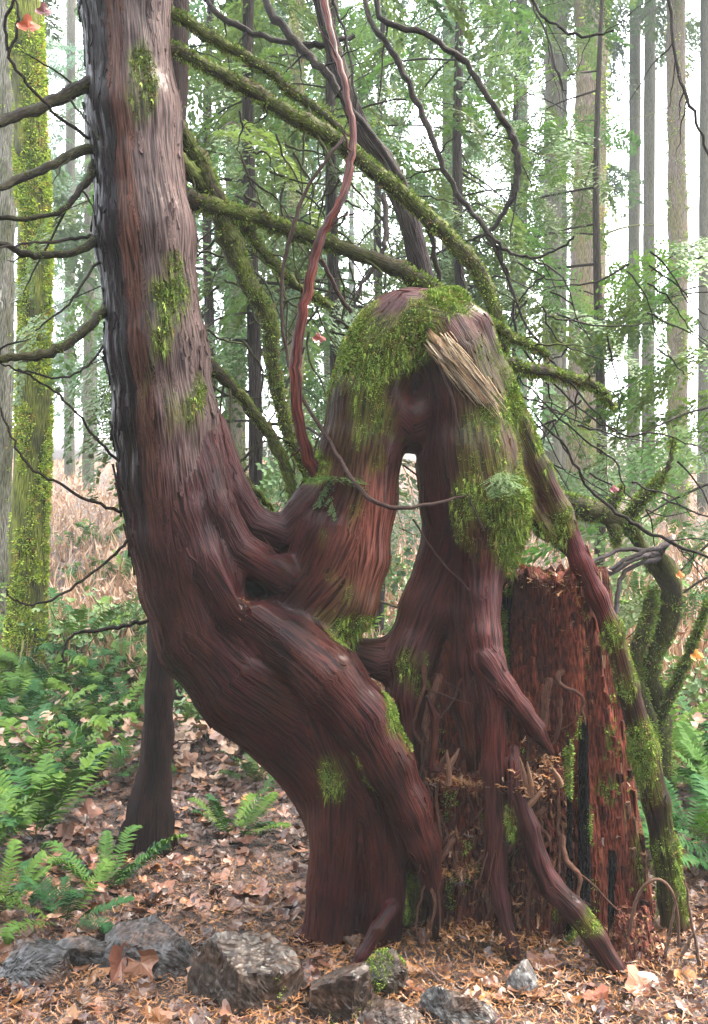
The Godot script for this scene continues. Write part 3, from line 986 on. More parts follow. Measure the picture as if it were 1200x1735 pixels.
# loose strips of bark, thin and long, lying along the upper trunk with their ends lifting
func bark_strips(tree: Node3D):
	var mb := MB.new()
	var done := 0
	while done < 1150:
		var k := rng.randi() % tree_pos.size()
		var p := tree_pos[k]
		var n := tree_nrm[k]
		var upper := p.y > 1.3 and p.x < -0.45
		if n.z < -0.35 or (upper and absf(n.y) > 0.35) or (done < 430) != upper: continue
		if moss_at(p) > 0.35: continue
		var best := 9.0
		var bi := 0
		for i in bA.size():
			var q := p - bA[i]
			var e := (q - bD[i] * clampf(q.dot(bD[i]) * bI[i], 0.0, 1.0)).length() - bR[i]
			if e < best:
				best = e
				bi = i
		if bR[bi] < 0.04: continue
		done += 1
		var up := bD[bi].normalized()
		up = (up - n * up.dot(n) + n.cross(up) * rng.randfn() * 0.05).normalized()
		var side := up.cross(n)
		var w := rng.randf_range(0.003, 0.009) * (1.0 if upper else 0.6)
		var l := rng.randf_range(0.05, 0.2) * (1.0 if upper else 0.6)
		var lift := rng.randf_range(0.0005, 0.003) * (1.0 if upper else 0.4)
		var c := tree_colour(p, n, bC[bi]) * rng.randf_range(0.75, 1.5)
		c.a = 1.0
		var rows := 6
		var last := []
		for r in rows + 1:
			var t := float(r) / rows
			var o := p + up * (t - 0.5) * l + side * nz.get_noise_2d(t * 30.0, done) * 0.012 - n * 0.003
			var hh := lift * (1.0 + 1.6 * pow(absf(t - 0.5) * 2.0, 3.0))
			var ww := w * (0.35 + 0.65 * sin(PI * clampf(t * 0.9 + 0.05, 0, 1)))
			var here := [o - side * ww, o - side * ww * 0.8 + n * (hh + 0.003), o + side * ww * 0.8 + n * (hh + 0.002), o + side * ww]
			if r > 0:
				for e in 3: mb.quad(last[e], here[e], here[e + 1], last[e + 1], c)
			last = here
	part("bark_strips", mb.mesh(), M.strip, tree, "stuff")

func needles_at(parent: Node3D, at: Vector3, rx: float, ry: float, count: int):
	var xf := []
	var co := []
	for k in count:
		var p := at + Vector3(rng.randfn() * rx * 0.5, rng.randfn() * ry * 0.5, rng.randfn() * 0.02)
		xf.append(frame(p, Vector3(rng.randfn() * 0.5, 1.0, rng.randfn() * 0.5), Vector3.ONE * rng.randf_range(0.012, 0.03)))
		co.append(litter_colour(0.85))
	many("caught_needles", needle_mesh, M.litter, xf, co, parent)

func litter_colour(orange: float) -> Color:
	var c: Color
	if rng.randf() < orange:
		c = Color(0.34, 0.13, 0.035).lerp(Color(0.46, 0.2, 0.06), rng.randf())
	else:
		c = Color(0.08, 0.03, 0.018).lerp(Color(0.28, 0.115, 0.05), rng.randf() * rng.randf())
	return c * rng.randf_range(0.3, 0.72)

# ---------- foliage shapes ----------
var spray := []
var needle_mesh: ArrayMesh
var leaves := []
var fronds := []

func make_spray(twigs: int, per: int, leaf_l: float, leaf_w: float, droop: float, span: float, seed_: int) -> ArrayMesh:
	var r := RandomNumberGenerator.new()
	r.seed = seed_
	var mb := MB.new()
	var stem := Color(0.9, 0.6, 0.5)
	var at := func(x: float) -> Vector3: return Vector3(x, -droop * x * x, 0)
	for k in 6:
		var a: Vector3 = at.call(k / 6.0)
		var b: Vector3 = at.call((k + 1) / 6.0)
		var w := 0.006 * (1.0 - k / 7.0)
		mb.quad(a - Vector3(0, 0, w), b - Vector3(0, 0, w), b + Vector3(0, 0, w), a + Vector3(0, 0, w), stem)
		mb.quad(a - Vector3(0, w, 0), b - Vector3(0, w, 0), b + Vector3(0, w, 0), a + Vector3(0, w, 0), stem)
	for k in twigs:
		var x := 0.08 + 0.9 * (k + r.randf() * 0.6) / twigs
		var len := span * (pow(1.0 - x, 0.7) + 0.18) * r.randf_range(0.65, 1.15)
		var s := 1.0 if k % 2 else -1.0
		var o: Vector3 = at.call(x)
		var dir := Vector3(r.randf_range(0.5, 1.0), r.randf_range(-0.35, 0.1), s * r.randf_range(0.6, 1.1)).normalized()
		for j in per:
			var t := (j + 0.5) / per
			var p := o + dir * len * t + Vector3(0, -droop * 0.5 * len * t * t + r.randf_range(-0.012, 0.012), 0)
			for e in [-1.0, 1.0]:
				var ld: Vector3 = (dir + Vector3(r.randf_range(-0.2, 0.2), r.randf_range(-0.5, 0.15), 0) + dir.cross(Vector3.UP) * e * r.randf_range(0.6, 1.1)).normalized()
				var l := leaf_l * (1.15 - 0.6 * t) * r.randf_range(0.7, 1.2)
				var q: Vector3 = ld.cross(Vector3(r.randf_range(-0.4, 0.4), 1, r.randf_range(-0.4, 0.4))).normalized() * leaf_w * r.randf_range(0.7, 1.2)
				var c := Color.WHITE * r.randf_range(0.65, 1.2)
				mb.face(p, p + ld * l * 0.5 - q, p + ld * l, c)
				mb.face(p, p + ld * l, p + ld * l * 0.5 + q, c)
	return mb.mesh()

func bough_at(at: Vector3, dir: Vector3, length: float, wide: float, roll := 0.0) -> Transform3D:
	var x := dir.normalized()
	var z := x.cross(Vector3.UP).normalized()
	if z.length() < 0.5: z = Vector3.BACK
	var y := z.cross(x)
	var b := Basis(x, roll) * Basis(x, y, z)
	return Transform3D(b * Basis.from_scale(Vector3(length, length, wide)), at)

func make_leaf(seed_: int, lobes: bool) -> ArrayMesh:       # a curled dead maple leaf, about one unit across
	var r := RandomNumberGenerator.new()
	r.seed = seed_
	var rim := []
	var n := 22 if lobes else 12
	for k in n:
		var a := -PI * 0.86 + TAU * 0.86 * k / (n - 1)
		var rad := 0.5
		if lobes:
			rad = 0.24 + 0.27 * pow(absf(cos(a * 2.05)), 0.7) * (1.0 if absf(a) < 2.2 else 0.65) + r.randf_range(-0.035, 0.035)
		else:
			rad = 0.5 * (0.55 + 0.45 * absf(cos(a)))
		rim.append(Vector3(cos(a) * rad, 0, sin(a) * rad))
	var curl := r.randf_range(0.3, 1.3)
	var fold := r.randf_range(-0.5, 0.9)
	var shape := func(p: Vector3) -> Vector3:
		return Vector3(p.x, curl * (p.x * p.x + 0.5 * p.z * p.z) + fold * absf(p.z) * 0.6 + 0.05 * sin(p.x * 9.0 + p.z * 7.0), p.z)
	var mb := MB.new()
	var mid: Vector3 = shape.call(Vector3(-0.05, 0, 0))
	for k in n - 1:
		var a: Vector3 = rim[k]
		var b: Vector3 = rim[k + 1]
		var c := Color.WHITE * r.randf_range(0.82, 1.08)
		var ha: Vector3 = shape.call(a * 0.55)
		var hb: Vector3 = shape.call(b * 0.55)
		mb.face(mid, ha, hb, c)
		mb.quad(ha, shape.call(a), shape.call(b), hb, c)
	var st: Vector3 = shape.call(Vector3(-0.3, 0, 0))
	mb.quad(mid, st + Vector3(-0.35, 0.06, 0.012), st + Vector3(-0.35, 0.06, -0.012), mid + Vector3(0, 0.01, 0), Color(0.8, 0.6, 0.5))
	return mb.mesh()

func make_frond(seed_: int, pairs: int) -> ArrayMesh:       # one arching fern frond, one unit long, rising along +Y then over along +X
	var r := RandomNumberGenerator.new()
	r.seed = seed_
	var mb := MB.new()
	var bow := r.randf_range(0.75, 1.15)
	var twist := r.randf_range(-0.15, 0.15)
	var at := func(t: float) -> Vector3:
		return Vector3(sin(t * bow * 1.35) * 0.78, 0.62 * sin(t * 2.0 * bow) + 0.08 * t, twist * t * t)
	var stem := Color(0.8, 0.75, 0.4)
	for k in 10:
		var a: Vector3 = at.call(k / 10.0)
		var b: Vector3 = at.call((k + 1) / 10.0)
		var w := Vector3(0, 0, 0.006 * (1.05 - k / 10.0))
		mb.quad(a - w, b - w, b + w, a + w, stem)
	for k in pairs:
		var t := 0.12 + 0.87 * k / pairs
		var p: Vector3 = at.call(t)
		var fw: Vector3 = (at.call(t + 0.02) - p).normalized()
		var up := fw.cross(Vector3(0, 0, 1)).normalized()
		if up.y < 0: up = -up
		var l := 0.17 * pow(sin(PI * clampf(0.14 + 0.86 * t, 0, 1)), 0.65) * r.randf_range(0.85, 1.1) * (1.0 if t < 0.85 else 1.0)
		var wd := 0.45 / pairs
		for e in [-1.0, 1.0]:
			var out: Vector3 = (Vector3(0, 0, e) + fw * r.randf_range(0.25, 0.5) + up * r.randf_range(-0.25, 0.3)).normalized()
			var m := p + out * l * 0.5 + up * l * 0.07
			var tip := p + out * l - up * l * r.randf_range(0.05, 0.25)
			var c := Color.WHITE * r.randf_range(0.75, 1.12)
			mb.face(p - fw * wd * 0.7, m - fw * wd, m + fw * wd, c)
			mb.face(p - fw * wd * 0.7, m + fw * wd, p + fw * wd, c)
			mb.face(m - fw * wd, tip, m + fw * wd, c)
	return mb.mesh()

func make_shapes():
	tufts = [tuft_mesh(9, 0.13, 0.15, 5), tuft_mesh(7, 0.1, 0.0, 6)]
	spray = [make_spray(18, 7, 0.075, 0.019, 0.25, 0.42, 11), make_spray(22, 6, 0.085, 0.019, 0.55, 0.36, 12), make_spray(14, 6, 0.11, 0.026, 0.5, 0.42, 13), make_spray(22, 6, 0.085, 0.018, 0.9, 0.3, 14)]
	var nb := MB.new()
	for k in 3:
		var a := Vector3(-0.5, 0.02 * k, -0.12 * k)
		var b := Vector3(0.5 - 0.2 * k, 0.1, 0.2 * (k - 1))
		nb.quad(a, b, b + Vector3(0, 0.02, 0.09), a + Vector3(0, 0.0, 0.09), Color.WHITE * (1.0 - 0.12 * k))
	needle_mesh = nb.mesh()
	for k in 5: leaves.append(make_leaf(40 + k, true))
	leaves.append(make_leaf(46, false))
	for k in 5: fronds.append(make_frond(60 + k, 30))

# ---------- ferns, trees ----------
func fern(at: Vector3, size: float, count: int, label: String, group := "", lean := Vector3.ZERO, tone := Color(1, 1, 1)):
	var o := thing("sword_fern", label, "fern", at, group)
	var mats := []
	for k in 3:
		var m: StandardMaterial3D = M.fern.duplicate()
		m.albedo_color = (Color(0.02, 0.062, 0.018).lerp(Color(0.06, 0.11, 0.016), k / 2.0) * tone).linear_to_srgb()
		mats.append(m)
	for k in count:
		var f := MeshInstance3D.new()
		f.name = "frond"
		f.mesh = fronds[rng.randi() % fronds.size()]
		f.material_override = mats[rng.randi() % 3]
		var a := TAU * (k + rng.randf() * 0.7) / count
		var s := size * rng.randf_range(0.65, 1.1)
		var tip := Basis(Vector3.UP, a) * Basis(Vector3(0, 0, 1), rng.randf_range(-0.55, 0.15)) * Basis(Vector3(1, 0, 0), rng.randf_range(-0.3, 0.3))
		if lean != Vector3.ZERO:
			tip = Basis(lean.normalized(), lean.length()) * tip
		f.transform = Transform3D(tip * Basis.from_scale(Vector3(s, s, s)), Vector3(cos(a), 0, -sin(a)) * 0.02)
		o.add_child(f, true)
	return o

# A conifer: trunk through the given points, whorls of drooping boughs as its crown.
func conifer(called: String, label: String, group: String, pts: Array, o := {}):
	var root: Vector3 = pts[0][0]
	var t := thing(called, label, "tree", root, group)
	var mb := MB.new()
	var C := []
	var Q := []
	for p in pts:
		C.append(p[0])
		Q.append(p[1])
	C[0] -= Vector3(0, 0.15, 0)
	var bark: Color = o.get("bark", Color(0.1, 0.07, 0.055))
	var line := tube(mb, C, Q, bark, o.get("bark2", bark * 0.6), {"sides": o.get("sides", 12), "per": 8, "rough": 0.14, "bend": o.get("bend", 0.0)})
	part("trunk", mb.mesh(), M.farbark, t)
	var L: Array = line[0]
	if o.has("moss"):
		var xm := []
		var cm := []
		for k in L.size() - 1:
			for j in int(o.moss * L[k].distance_to(L[k + 1])):
				var p: Vector3 = L[k].lerp(L[k + 1], rng.randf())
				var a := rng.randf() * TAU
				var s := Vector3(cos(a), 0, sin(a))
				if s.x * 0.5 + nz2.get_noise_3d(p.x * 5 + s.x * 2, p.y * 2.5, p.z * 5 + s.z * 2) * 2.6 < -0.05: continue
				xm.append(frame(p + s * line[1][k] * 0.95, s + Vector3(0, -0.6, 0), Vector3.ONE * rng.randf_range(0.7, 1.4) * o.get("tuft", 0.03)))
				cm.append(moss_green() * o.get("moss_tone", Color(1.5, 1.45, 1.2)))
		many("moss", tufts[0], M.moss, xm, cm, t)
	var from: float = o.get("from", 2.0)
	var to: float = o.get("to", 8.0)
	var n: int = o.get("boughs", 0)
	var xf := []
	var co := []
	var reach: float = o.get("reach", 1.6)
	var green: Color = o.get("green", Color(0.05, 0.085, 0.035))
	var kind: int = o.get("spray", 1)
	var limbs := MB.new()
	var limb_count := 0
	for k in n:
		var y := root.y + lerpf(from, to, (k + rng.randf()) / n)
		var j := 0
		while j < L.size() - 2 and L[j + 1].y < y: j += 1
		var p: Vector3 = L[j].lerp(L[j + 1], clampf((y - L[j].y) / maxf(0.01, L[j + 1].y - L[j].y), 0, 1))
		var a := rng.randf() * TAU
		if o.has("toward") and rng.randf() < 0.65:
			a = o.toward + rng.randfn() * 0.5
		var out := Vector3(cos(a), 0, sin(a))
		var l := reach * rng.randf_range(0.55, 1.1) * (1.0 - 0.45 * float(k) / n)
		var tip := p + out * l + Vector3(0, -l * rng.randf_range(0.1, 0.55), 0)
		var mid := p.lerp(tip, 0.5) + Vector3(0, l * 0.1, 0)
		if limb_count < 40:
			tube(limbs, [p, mid, tip], [0.004 + 0.007 * l, 0.005 * l + 0.002, 0.002], bark * 0.7, bark * 0.45, {"sides": 4, "per": 3})
			limb_count += 1
		var sprays: int = o.get("sprays", 4)
		for s in sprays:
			var u := 0.25 + 0.75 * (s + rng.randf()) / sprays
			var q := p.lerp(mid, u * 2.0) if u < 0.5 else mid.lerp(tip, u * 2.0 - 1.0)
			var b := a + rng.randfn() * 0.7
			var dir := Vector3(cos(b), rng.randf_range(-0.9, 0.05), sin(b))
			var sl: float = o.get("leaf", 0.6) * rng.randf_range(0.6, 1.2)
			xf.append(bough_at(q, dir, sl, sl, rng.randfn() * 0.5))
			co.append(green * rng.randf_range(0.6, 1.45) * Color(rng.randf_range(0.85, 1.3), 1, rng.randf_range(0.8, 1.1)))
	if n > 0:
		part("limbs", limbs.mesh(), M.twig, t)
		many("crown", spray[kind], M.needle, xf, co, t)
	for k in int(o.get("dead", 0)):        # dead snags low on the trunk
		var d := MB.new()
		var j2 := rng.randi_range(2, L.size() - 3)
		var a2 := rng.randf() * TAU
		var l2: float = o.get("dead_length", 0.9) * rng.randf_range(0.4, 1.2)
		var p0: Vector3 = L[j2]
		var e := p0 + Vector3(cos(a2), rng.randf_range(-0.45, 0.2), sin(a2)) * l2
		var c2: Color = o.get("dead_colour", bark * 0.5)
		tube(d, [p0, p0.lerp(e, 0.5) + Vector3(0, rng.randf_range(-0.1, 0.12) * l2, 0), e], [0.012 * l2 + 0.004, 0.007 * l2 + 0.002, 0.002], c2, c2 * 1.6, {"sides": 5, "per": 4, "bend": 0.02})
		part("dead_branch", d.mesh(), M.twig, t)
	return t

# A trunk traced as [px, py, depth, radius px] points from the ground up; the first point is put on the ground.
func trunk_points(px: Array) -> Array:
	var out := []
	for p in px:
		out.append([P(p[0], p[1], p[2]), R(p[3], p[2])])
	var b: Vector3 = out[0][0]
	out[0][0] = Vector3(b.x, ground(b.x, b.z), b.z)
	return out

func build_forest():
	var yellow := Color(0.17, 0.16, 0.04)
	# the mossy trunk to the left and the pale one beside it
	conifer("mossy_tree", "bright green mossy trunk standing among the ferns behind the bent cedar", "", trunk_points([[38, 1180, 7.4, 40], [42, 1080, 7.4, 33], [50, 900, 7.4, 30], [58, 650, 7.4, 28], [58, 400, 7.4, 27], [52, 200, 7.4, 27], [46, 60, 7.4, 25], [40, -150, 7.4, 24], [34, -700, 7.4, 24], [30, -1500, 7.4, 12]]), {"bark": Color(0.26, 0.29, 0.05), "bark2": Color(0.06, 0.06, 0.025), "moss": 2300.0, "tuft": 0.035, "moss_tone": Color(1.9, 1.75, 1.3), "dead": 5, "dead_colour": Color(0.12, 0.12, 0.03)})
	conifer("pale_tree", "pale lichen-grey trunk just left of the bright mossy trunk", "", trunk_points([[-2, 1120, 9.0, 26], [-4, 800, 9, 24], [2, 400, 9, 22], [4, 200, 9, 21], [2, 0, 9, 20], [0, -900, 9, 14]]), {"bark": Color(0.28, 0.26, 0.22), "bark2": Color(0.1, 0.1, 0.05), "moss": 60.0, "dead": 3})
	conifer("slim_tree", "slim dark brown trunk with a mossy flared foot standing behind the bent cedar", "", trunk_points([[246, 1446, 4.05, 66], [252, 1400, 4.08, 44], [262, 1320, 4.12, 30], [267, 1250, 4.14, 26], [272, 1130, 4.16, 24], [275, 1000, 4.2, 24], [282, 700, 4.24, 22], [292, 350, 4.3, 20], [300, 100, 4.34, 19], [303, -100, 4.4, 18], [310, -900, 4.5, 12]]), {"bark": Color(0.05, 0.022, 0.018), "bark2": Color(0.025, 0.013, 0.012), "dead": 6, "dead_length": 0.5, "sides": 16, "moss": 12.0, "tuft": 0.016, "moss_tone": Color(0.6, 0.6, 0.6)})
	conifer("leaning_tree", "dark slender leaning tree rising behind the arch with long looping bare branches", "", trunk_points([[760, 1330, 4.4, 22], [748, 800, 4.3, 20], [724, 520, 4.25, 19], [700, 400, 4.2, 19], [660, 290, 4.15, 18], [610, 215, 4.1, 16], [570, 100, 4.05, 14], [530, -60, 4.0, 12], [480, -400, 4.0, 10]]), {"bark": Color(0.05, 0.034, 0.036), "bark2": Color(0.09, 0.075, 0.06), "moss": 60.0, "tuft": 0.016, "moss_tone": Color(1, 1, 1), "sides": 12})
	var lean := get_node("leaning_tree")
	var bk := Color(0.02, 0.014, 0.013)
	var bk2 := Color(0.05, 0.038, 0.03)
	for b in [[[700, -320, 3.9, 8], [640, 0, 3.8, 7], [720, 55, 3.78, 7], [790, 110, 3.76, 7], [835, 180, 3.75, 7], [868, 230, 3.74, 8], [878, 275, 3.73, 8], [870, 330, 3.72, 6], [835, 385, 3.7, 5], [790, 410, 3.7, 2]],
			[[600, -100, 3.9, 6], [620, 20, 3.8, 6], [665, 85, 3.76, 7], [705, 170, 3.74, 7], [735, 240, 3.72, 7], [765, 310, 3.7, 6], [820, 385, 3.68, 5], [860, 425, 3.66, 4], [905, 437, 3.64, 3], [950, 420, 3.62, 2.5], [972, 400, 3.6, 2]],
			[[440, -30, 4.0, 8], [460, 20, 3.9, 9], [510, 80, 3.85, 9], [560, 135, 3.8, 9], [590, 180, 3.8, 8], [640, 240, 3.8, 7], [690, 320, 3.8, 7], [730, 400, 3.85, 6], [745, 490, 3.9, 6]],
			[[320, -30, 4.2, 5], [380, 30, 4.15, 6], [440, 60, 4.1, 6], [500, 75, 4.05, 6], [550, 75, 4.05, 7], [600, 60, 4.1, 5]],
			[[870, -60, 3.4, 3], [905, 8, 3.35, 3], [950, 48, 3.3, 3], [995, 62, 3.28, 3], [1040, 52, 3.26, 1.5]],
			[[1130, -60, 3.5, 4], [1140, 70, 3.45, 4], [1160, 150, 3.42, 4], [1190, 230, 3.4, 3], [1215, 300, 3.4, 3]],
			[[820, 385, 3.68, 4], [850, 440, 3.66, 3], [868, 490, 3.64, 3], [880, 580, 3.62, 3], [940, 650, 3.6, 2.5], [1010, 715, 3.58, 2], [1060, 730, 3.55, 1.5]],
			[[850, 430, 3.66, 3], [830, 400, 3.68, 3], [900, 560, 3.6, 3], [960, 640, 3.5, 2.5], [1040, 730, 3.45, 2], [1110, 735, 3.42, 2], [1180, 755, 3.4, 1.5]],
			[[905, 700, 3.36, 2], [960, 760, 3.4, 2.5], [1000, 830, 3.4, 3], [1070, 885, 3.4, 4], [1130, 915, 3.42, 4], [1215, 950, 3.45, 3]],
			[[880, 640, 3.4, 2], [960, 720, 3.45, 2], [1040, 780, 3.5, 2], [1060, 840, 3.5, 1.5]],
			[[650, 330, 4.1, 6], [655, 400, 4.0, 6], [640, 440, 3.95, 5], [610, 490, 3.9, 4], [600, 520, 3.88, 3]],
			[[565, 0, 4.0, 4], [585, 60, 3.95, 3], [600, 140, 3.9, 3], [604, 210, 3.88, 3]],
			[[900, 0, 3.9, 2], [925, 60, 3.85, 2.5], [945, 120, 3.8, 2.5], [960, 160, 3.8, 1.5]]]:
		for q in b: q[3] *= 0.78
		limb(lean, "branch", b, bk, bk2, M.twig, {"sides": 7, "bend": 0.014, "rough": 0.3, "shoots": 6})
	# a tangle of dead twigs between trunk and arch
	for k in 70:
		var x := rng.randf_range(330, 600)
		var y := rng.randf_range(160, 760)
		var d := rng.randf_range(3.7, 4.6)
		var a := rng.randf_range(0.2, 2.4)
		var l := rng.randf_range(60, 190)
		var pts := []
		for j in 4:
			pts.append([x, y, d + j * 0.03, 2.6 - 0.6 * j])
			x += cos(a) * l / 3.0
			y += sin(a) * l / 3.0
			a += rng.randfn() * 0.35
		limb(lean, "twig", pts, Color(0.03, 0.026, 0.016), Color(0.07, 0.07, 0.025), M.twig, {"sides": 4, "bend": 0.015, "per": 4})
	for k in 46:
		var x := rng.randf_range(760, 1150)
		var y := rng.randf_range(420, 860)
		var d := rng.randf_range(3.6, 5.0)
		var a := rng.randf_range(0.1, 1.5) if rng.randf() < 0.8 else rng.randf_range(2.0, 2.8)
		var l := rng.randf_range(60, 200)
		var pts := []
		for j in 4:
			pts.append([x, y, d + j * 0.03, 2.2 - 0.5 * j])
			x += cos(a) * l / 3.0
			y += sin(a) * l / 3.0
			a += rng.randfn() * 0.3
		limb(lean, "twig", pts, bk, bk2, M.twig, {"sides": 4, "bend": 0.015, "per": 4})
	# distant firs: trunk traced one by one
	var fir := "distant_fir"
	var pink := Color(0.21, 0.15, 0.13)
	conifer(fir, "stout fir trunk with yellow moss bands standing right of the arch in the haze", "firs in the haze", trunk_points([[990, 790, 15.0, 33], [992, 600, 15, 29], [1000, 300, 15, 27], [1003, 60, 15, 26], [1004, -300, 15, 24], [1006, -1100, 15, 14]]), {"bark": Color(0.2, 0.17, 0.06), "bark2": pink, "moss": 130.0, "tuft": 0.09, "boughs": 26, "from": 9.5, "to": 20.0, "reach": 2.6, "leaf": 1.1, "sprays": 5, "spray": 2, "dead": 10, "dead_length": 1.6, "dead_colour": Color(0.12, 0.115, 0.035)})
	conifer(fir, "pinkish fir trunk ringed with mossy whorls of dead branch stubs", "firs in the haze", trunk_points([[1148, 770, 17.0, 18], [1148, 600, 17, 17], [1148, 400, 17, 16], [1146, 140, 17, 15], [1144, -200, 17, 14], [1142, -900, 17, 8]]), {"bark": pink, "bark2": Color(0.17, 0.15, 0.05), "moss": 60.0, "tuft": 0.08, "boughs": 22, "from": 10.5, "to": 18.0, "reach": 2.0, "leaf": 1.0, "spray": 2, "dead": 16, "dead_length": 1.5, "dead_colour": Color(0.16, 0.15, 0.04)})
	for s in [[935, 770, 19, 15, 0], [948, 770, 21, 11, 1], [1073, 770, 22, 10, 0], [1098, 770, 20, 10, 0], [1192, 770, 20, 9, 0], [880, 760, 24, 12, 1], [1235, 770, 16, 14, 0]]:
		conifer(fir, "thin straight fir trunk fading into the bright haze", "firs in the haze", trunk_points([[s[0], s[1], s[2], s[3] * 1.15], [s[0] + 1, 500, s[2], s[3]], [s[0] + 3, 100, s[2], s[3] * 0.92], [s[0] + 4, -300, s[2], s[3] * 0.8], [s[0] + 6, -800, s[2], s[3] * 0.4]]), {"bark": Color(0.13, 0.11, 0.085), "bark2": Color(0.09, 0.085, 0.045), "boughs": 16 if s[4] == 0 else 24, "from": 11.0 if s[4] == 0 else 6.0, "to": 19.0, "reach": 1.5, "leaf": 1.0, "spray": 2, "dead": 8, "dead_length": 1.3, "dead_colour": Color(0.12, 0.115, 0.05)})
	for s in [[395, 770, 13, 14, 2], [500, 770, 11, 15, 3], [402, 780, 16, 13, 3], [150, 780, 24, 9, 2], [118, 780, 28, 8, 2], [560, 770, 20, 12, 2], [760, 770, 18, 14, 2], [-40, 780, 14, 20, 2]]:
		var ym: bool = s[4] == 3
		conifer("background_tree" if not ym else "yellow_moss_tree", ("hazy green conifer standing far behind the bent cedar" if not ym else "pale trunk yellow with moss seen between trunk and arch"), ("hazy conifers behind the cedar" if not ym else "yellow mossy trunks behind the cedar"), trunk_points([[s[0], s[1], s[2], s[3] * 1.15], [s[0] + 1, 500, s[2], s[3]], [s[0] + 3, 100, s[2], s[3] * 0.92], [s[0] + 4, -300, s[2], s[3] * 0.8], [s[0] + 6, -700, s[2], s[3] * 0.4]]), {"bark": Color(0.13, 0.11, 0.08) if not ym else Color(0.26, 0.24, 0.1), "bark2": Color(0.1, 0.1, 0.05), "moss": (80.0 if ym else 0.0), "tuft": 0.06, "boughs": 20, "from": 3.6, "to": 15.0, "reach": 2.2, "leaf": 1.2, "sprays": 4, "spray": 2, "dead": 5, "dead_length": 1.2, "green": Color(0.075, 0.13, 0.07)})
	# young hemlocks and cedars close behind, whose drooping boughs fill the upper middle
	var names := ["young cedar with drooping grey green boughs close behind the arch", "young hemlock with fine hanging sprays behind the red shoot", "young hemlock with loose sprays beyond the leaning mossy limb"]
	var k2 := 0
	for s in [[420, 5.6, 1.6, 5.4, 21], [560, 6.2, 1.5, 5.8, 25], [775, 6.8, 1.9, 6.2, 22], [870, 9.0, 3.0, 7.5, 14], [350, 7.4, 1.8, 6.5, 22], [640, 8.6, 1.6, 7.5, 26]]:
		var bp := on_ground(P(s[0], 900, s[1]).x, -s[1])
		conifer("young_conifer", names[k2 % 3], "young conifers behind the cedar", [[bp, 0.05], [bp + Vector3(0.05, 2.0, 0), 0.045], [bp + Vector3(0.0, 4.5, 0), 0.035], [bp + Vector3(0.1, 7.5, 0), 0.02], [bp + Vector3(0.1, 10.0, 0), 0.006]], {"bark": Color(0.06, 0.045, 0.04), "boughs": s[4], "from": s[2], "to": s[3], "reach": 1.5, "leaf": 0.62, "sprays": 4, "spray": 1 if k2 % 2 else 3, "green": Color(0.085, 0.135, 0.06), "dead": 6, "dead_length": 0.8, "dead_colour": Color(0.045, 0.04, 0.02)})
		k2 += 1
	for s in [[1010, 8.0, 3.6, 5.6, 9, PI], [1240, 7.4, 1.9, 4.0, 10, PI], [1330, 5.6, 1.3, 3.4, 10, PI]]:
		var bp := on_ground(P(s[0], 900, s[1]).x, -s[1])
		conifer("young_cedar", "young cedar with bright green drooping fans standing right of the stump", "young cedars right of the stump", [[bp, 0.05], [bp + Vector3(0.05, 2.0, 0), 0.045], [bp + Vector3(0.0, 4.5, 0), 0.03], [bp + Vector3(0.1, 7.0, 0), 0.01]], {"bark": Color(0.07, 0.05, 0.04), "boughs": s[4], "from": s[2], "to": s[3], "reach": 1.5, "leaf": 0.7, "sprays": 4, "spray": 0, "green": Color(0.075, 0.135, 0.04), "toward": s[5]})
	# the wood beyond
	for k in 9:
		var d := rng.randf_range(32, 60)
		var x := rng.randf_range(-0.62, 0.62) * d
		if x > 0.06 * d: x = 0.06 * d - (x - 0.06 * d)
		var b := on_ground(x, -d)
		var h := rng.randf_range(14, 24)
		conifer("far_tree", "faint tall conifer of the wood beyond, nearly lost in haze", "far wood", [[b, 0.22], [b + Vector3(0, h * 0.5, 0), 0.16], [b + Vector3(0, h, 0), 0.03]], {"sides": 6, "bark": Color(0.11, 0.09, 0.07), "boughs": 26, "from": 2.5, "to": h, "reach": 3.4, "leaf": 2.0, "sprays": 4, "spray": 2, "green": Color(0.07, 0.12, 0.07)})

# The wood goes on behind the photographer and to both sides: it keeps the low sky off the bark.
	for k in 24:
		var a := TAU * k / 24.0 + rng.randf_range(-0.1, 0.1)
		var r := rng.randf_range(5.5, 9.0)
		var b := on_ground(sin(a) * r, 1.0 + cos(a) * r)
		if b.z < 1.5 and absf(b.x) < maxf(0.0, -b.z) * 0.45 + 5.0: continue
		if b.x > 1.5 and b.z < 3.0: continue
		conifer("near_conifer", "dense dark conifer of the wood standing round the photographer", "conifers round the clearing", [[b, 0.2], [b + Vector3(0, 4, 0), 0.14], [b + Vector3(0, 8, 0), 0.04]], {"sides": 8, "bark": Color(0.09, 0.065, 0.05), "boughs": 60, "from": 0.5, "to": 8.0, "reach": 2.6, "leaf": 2.1, "sprays": 4, "spray": 2, "green": Color(0.04, 0.07, 0.035)})

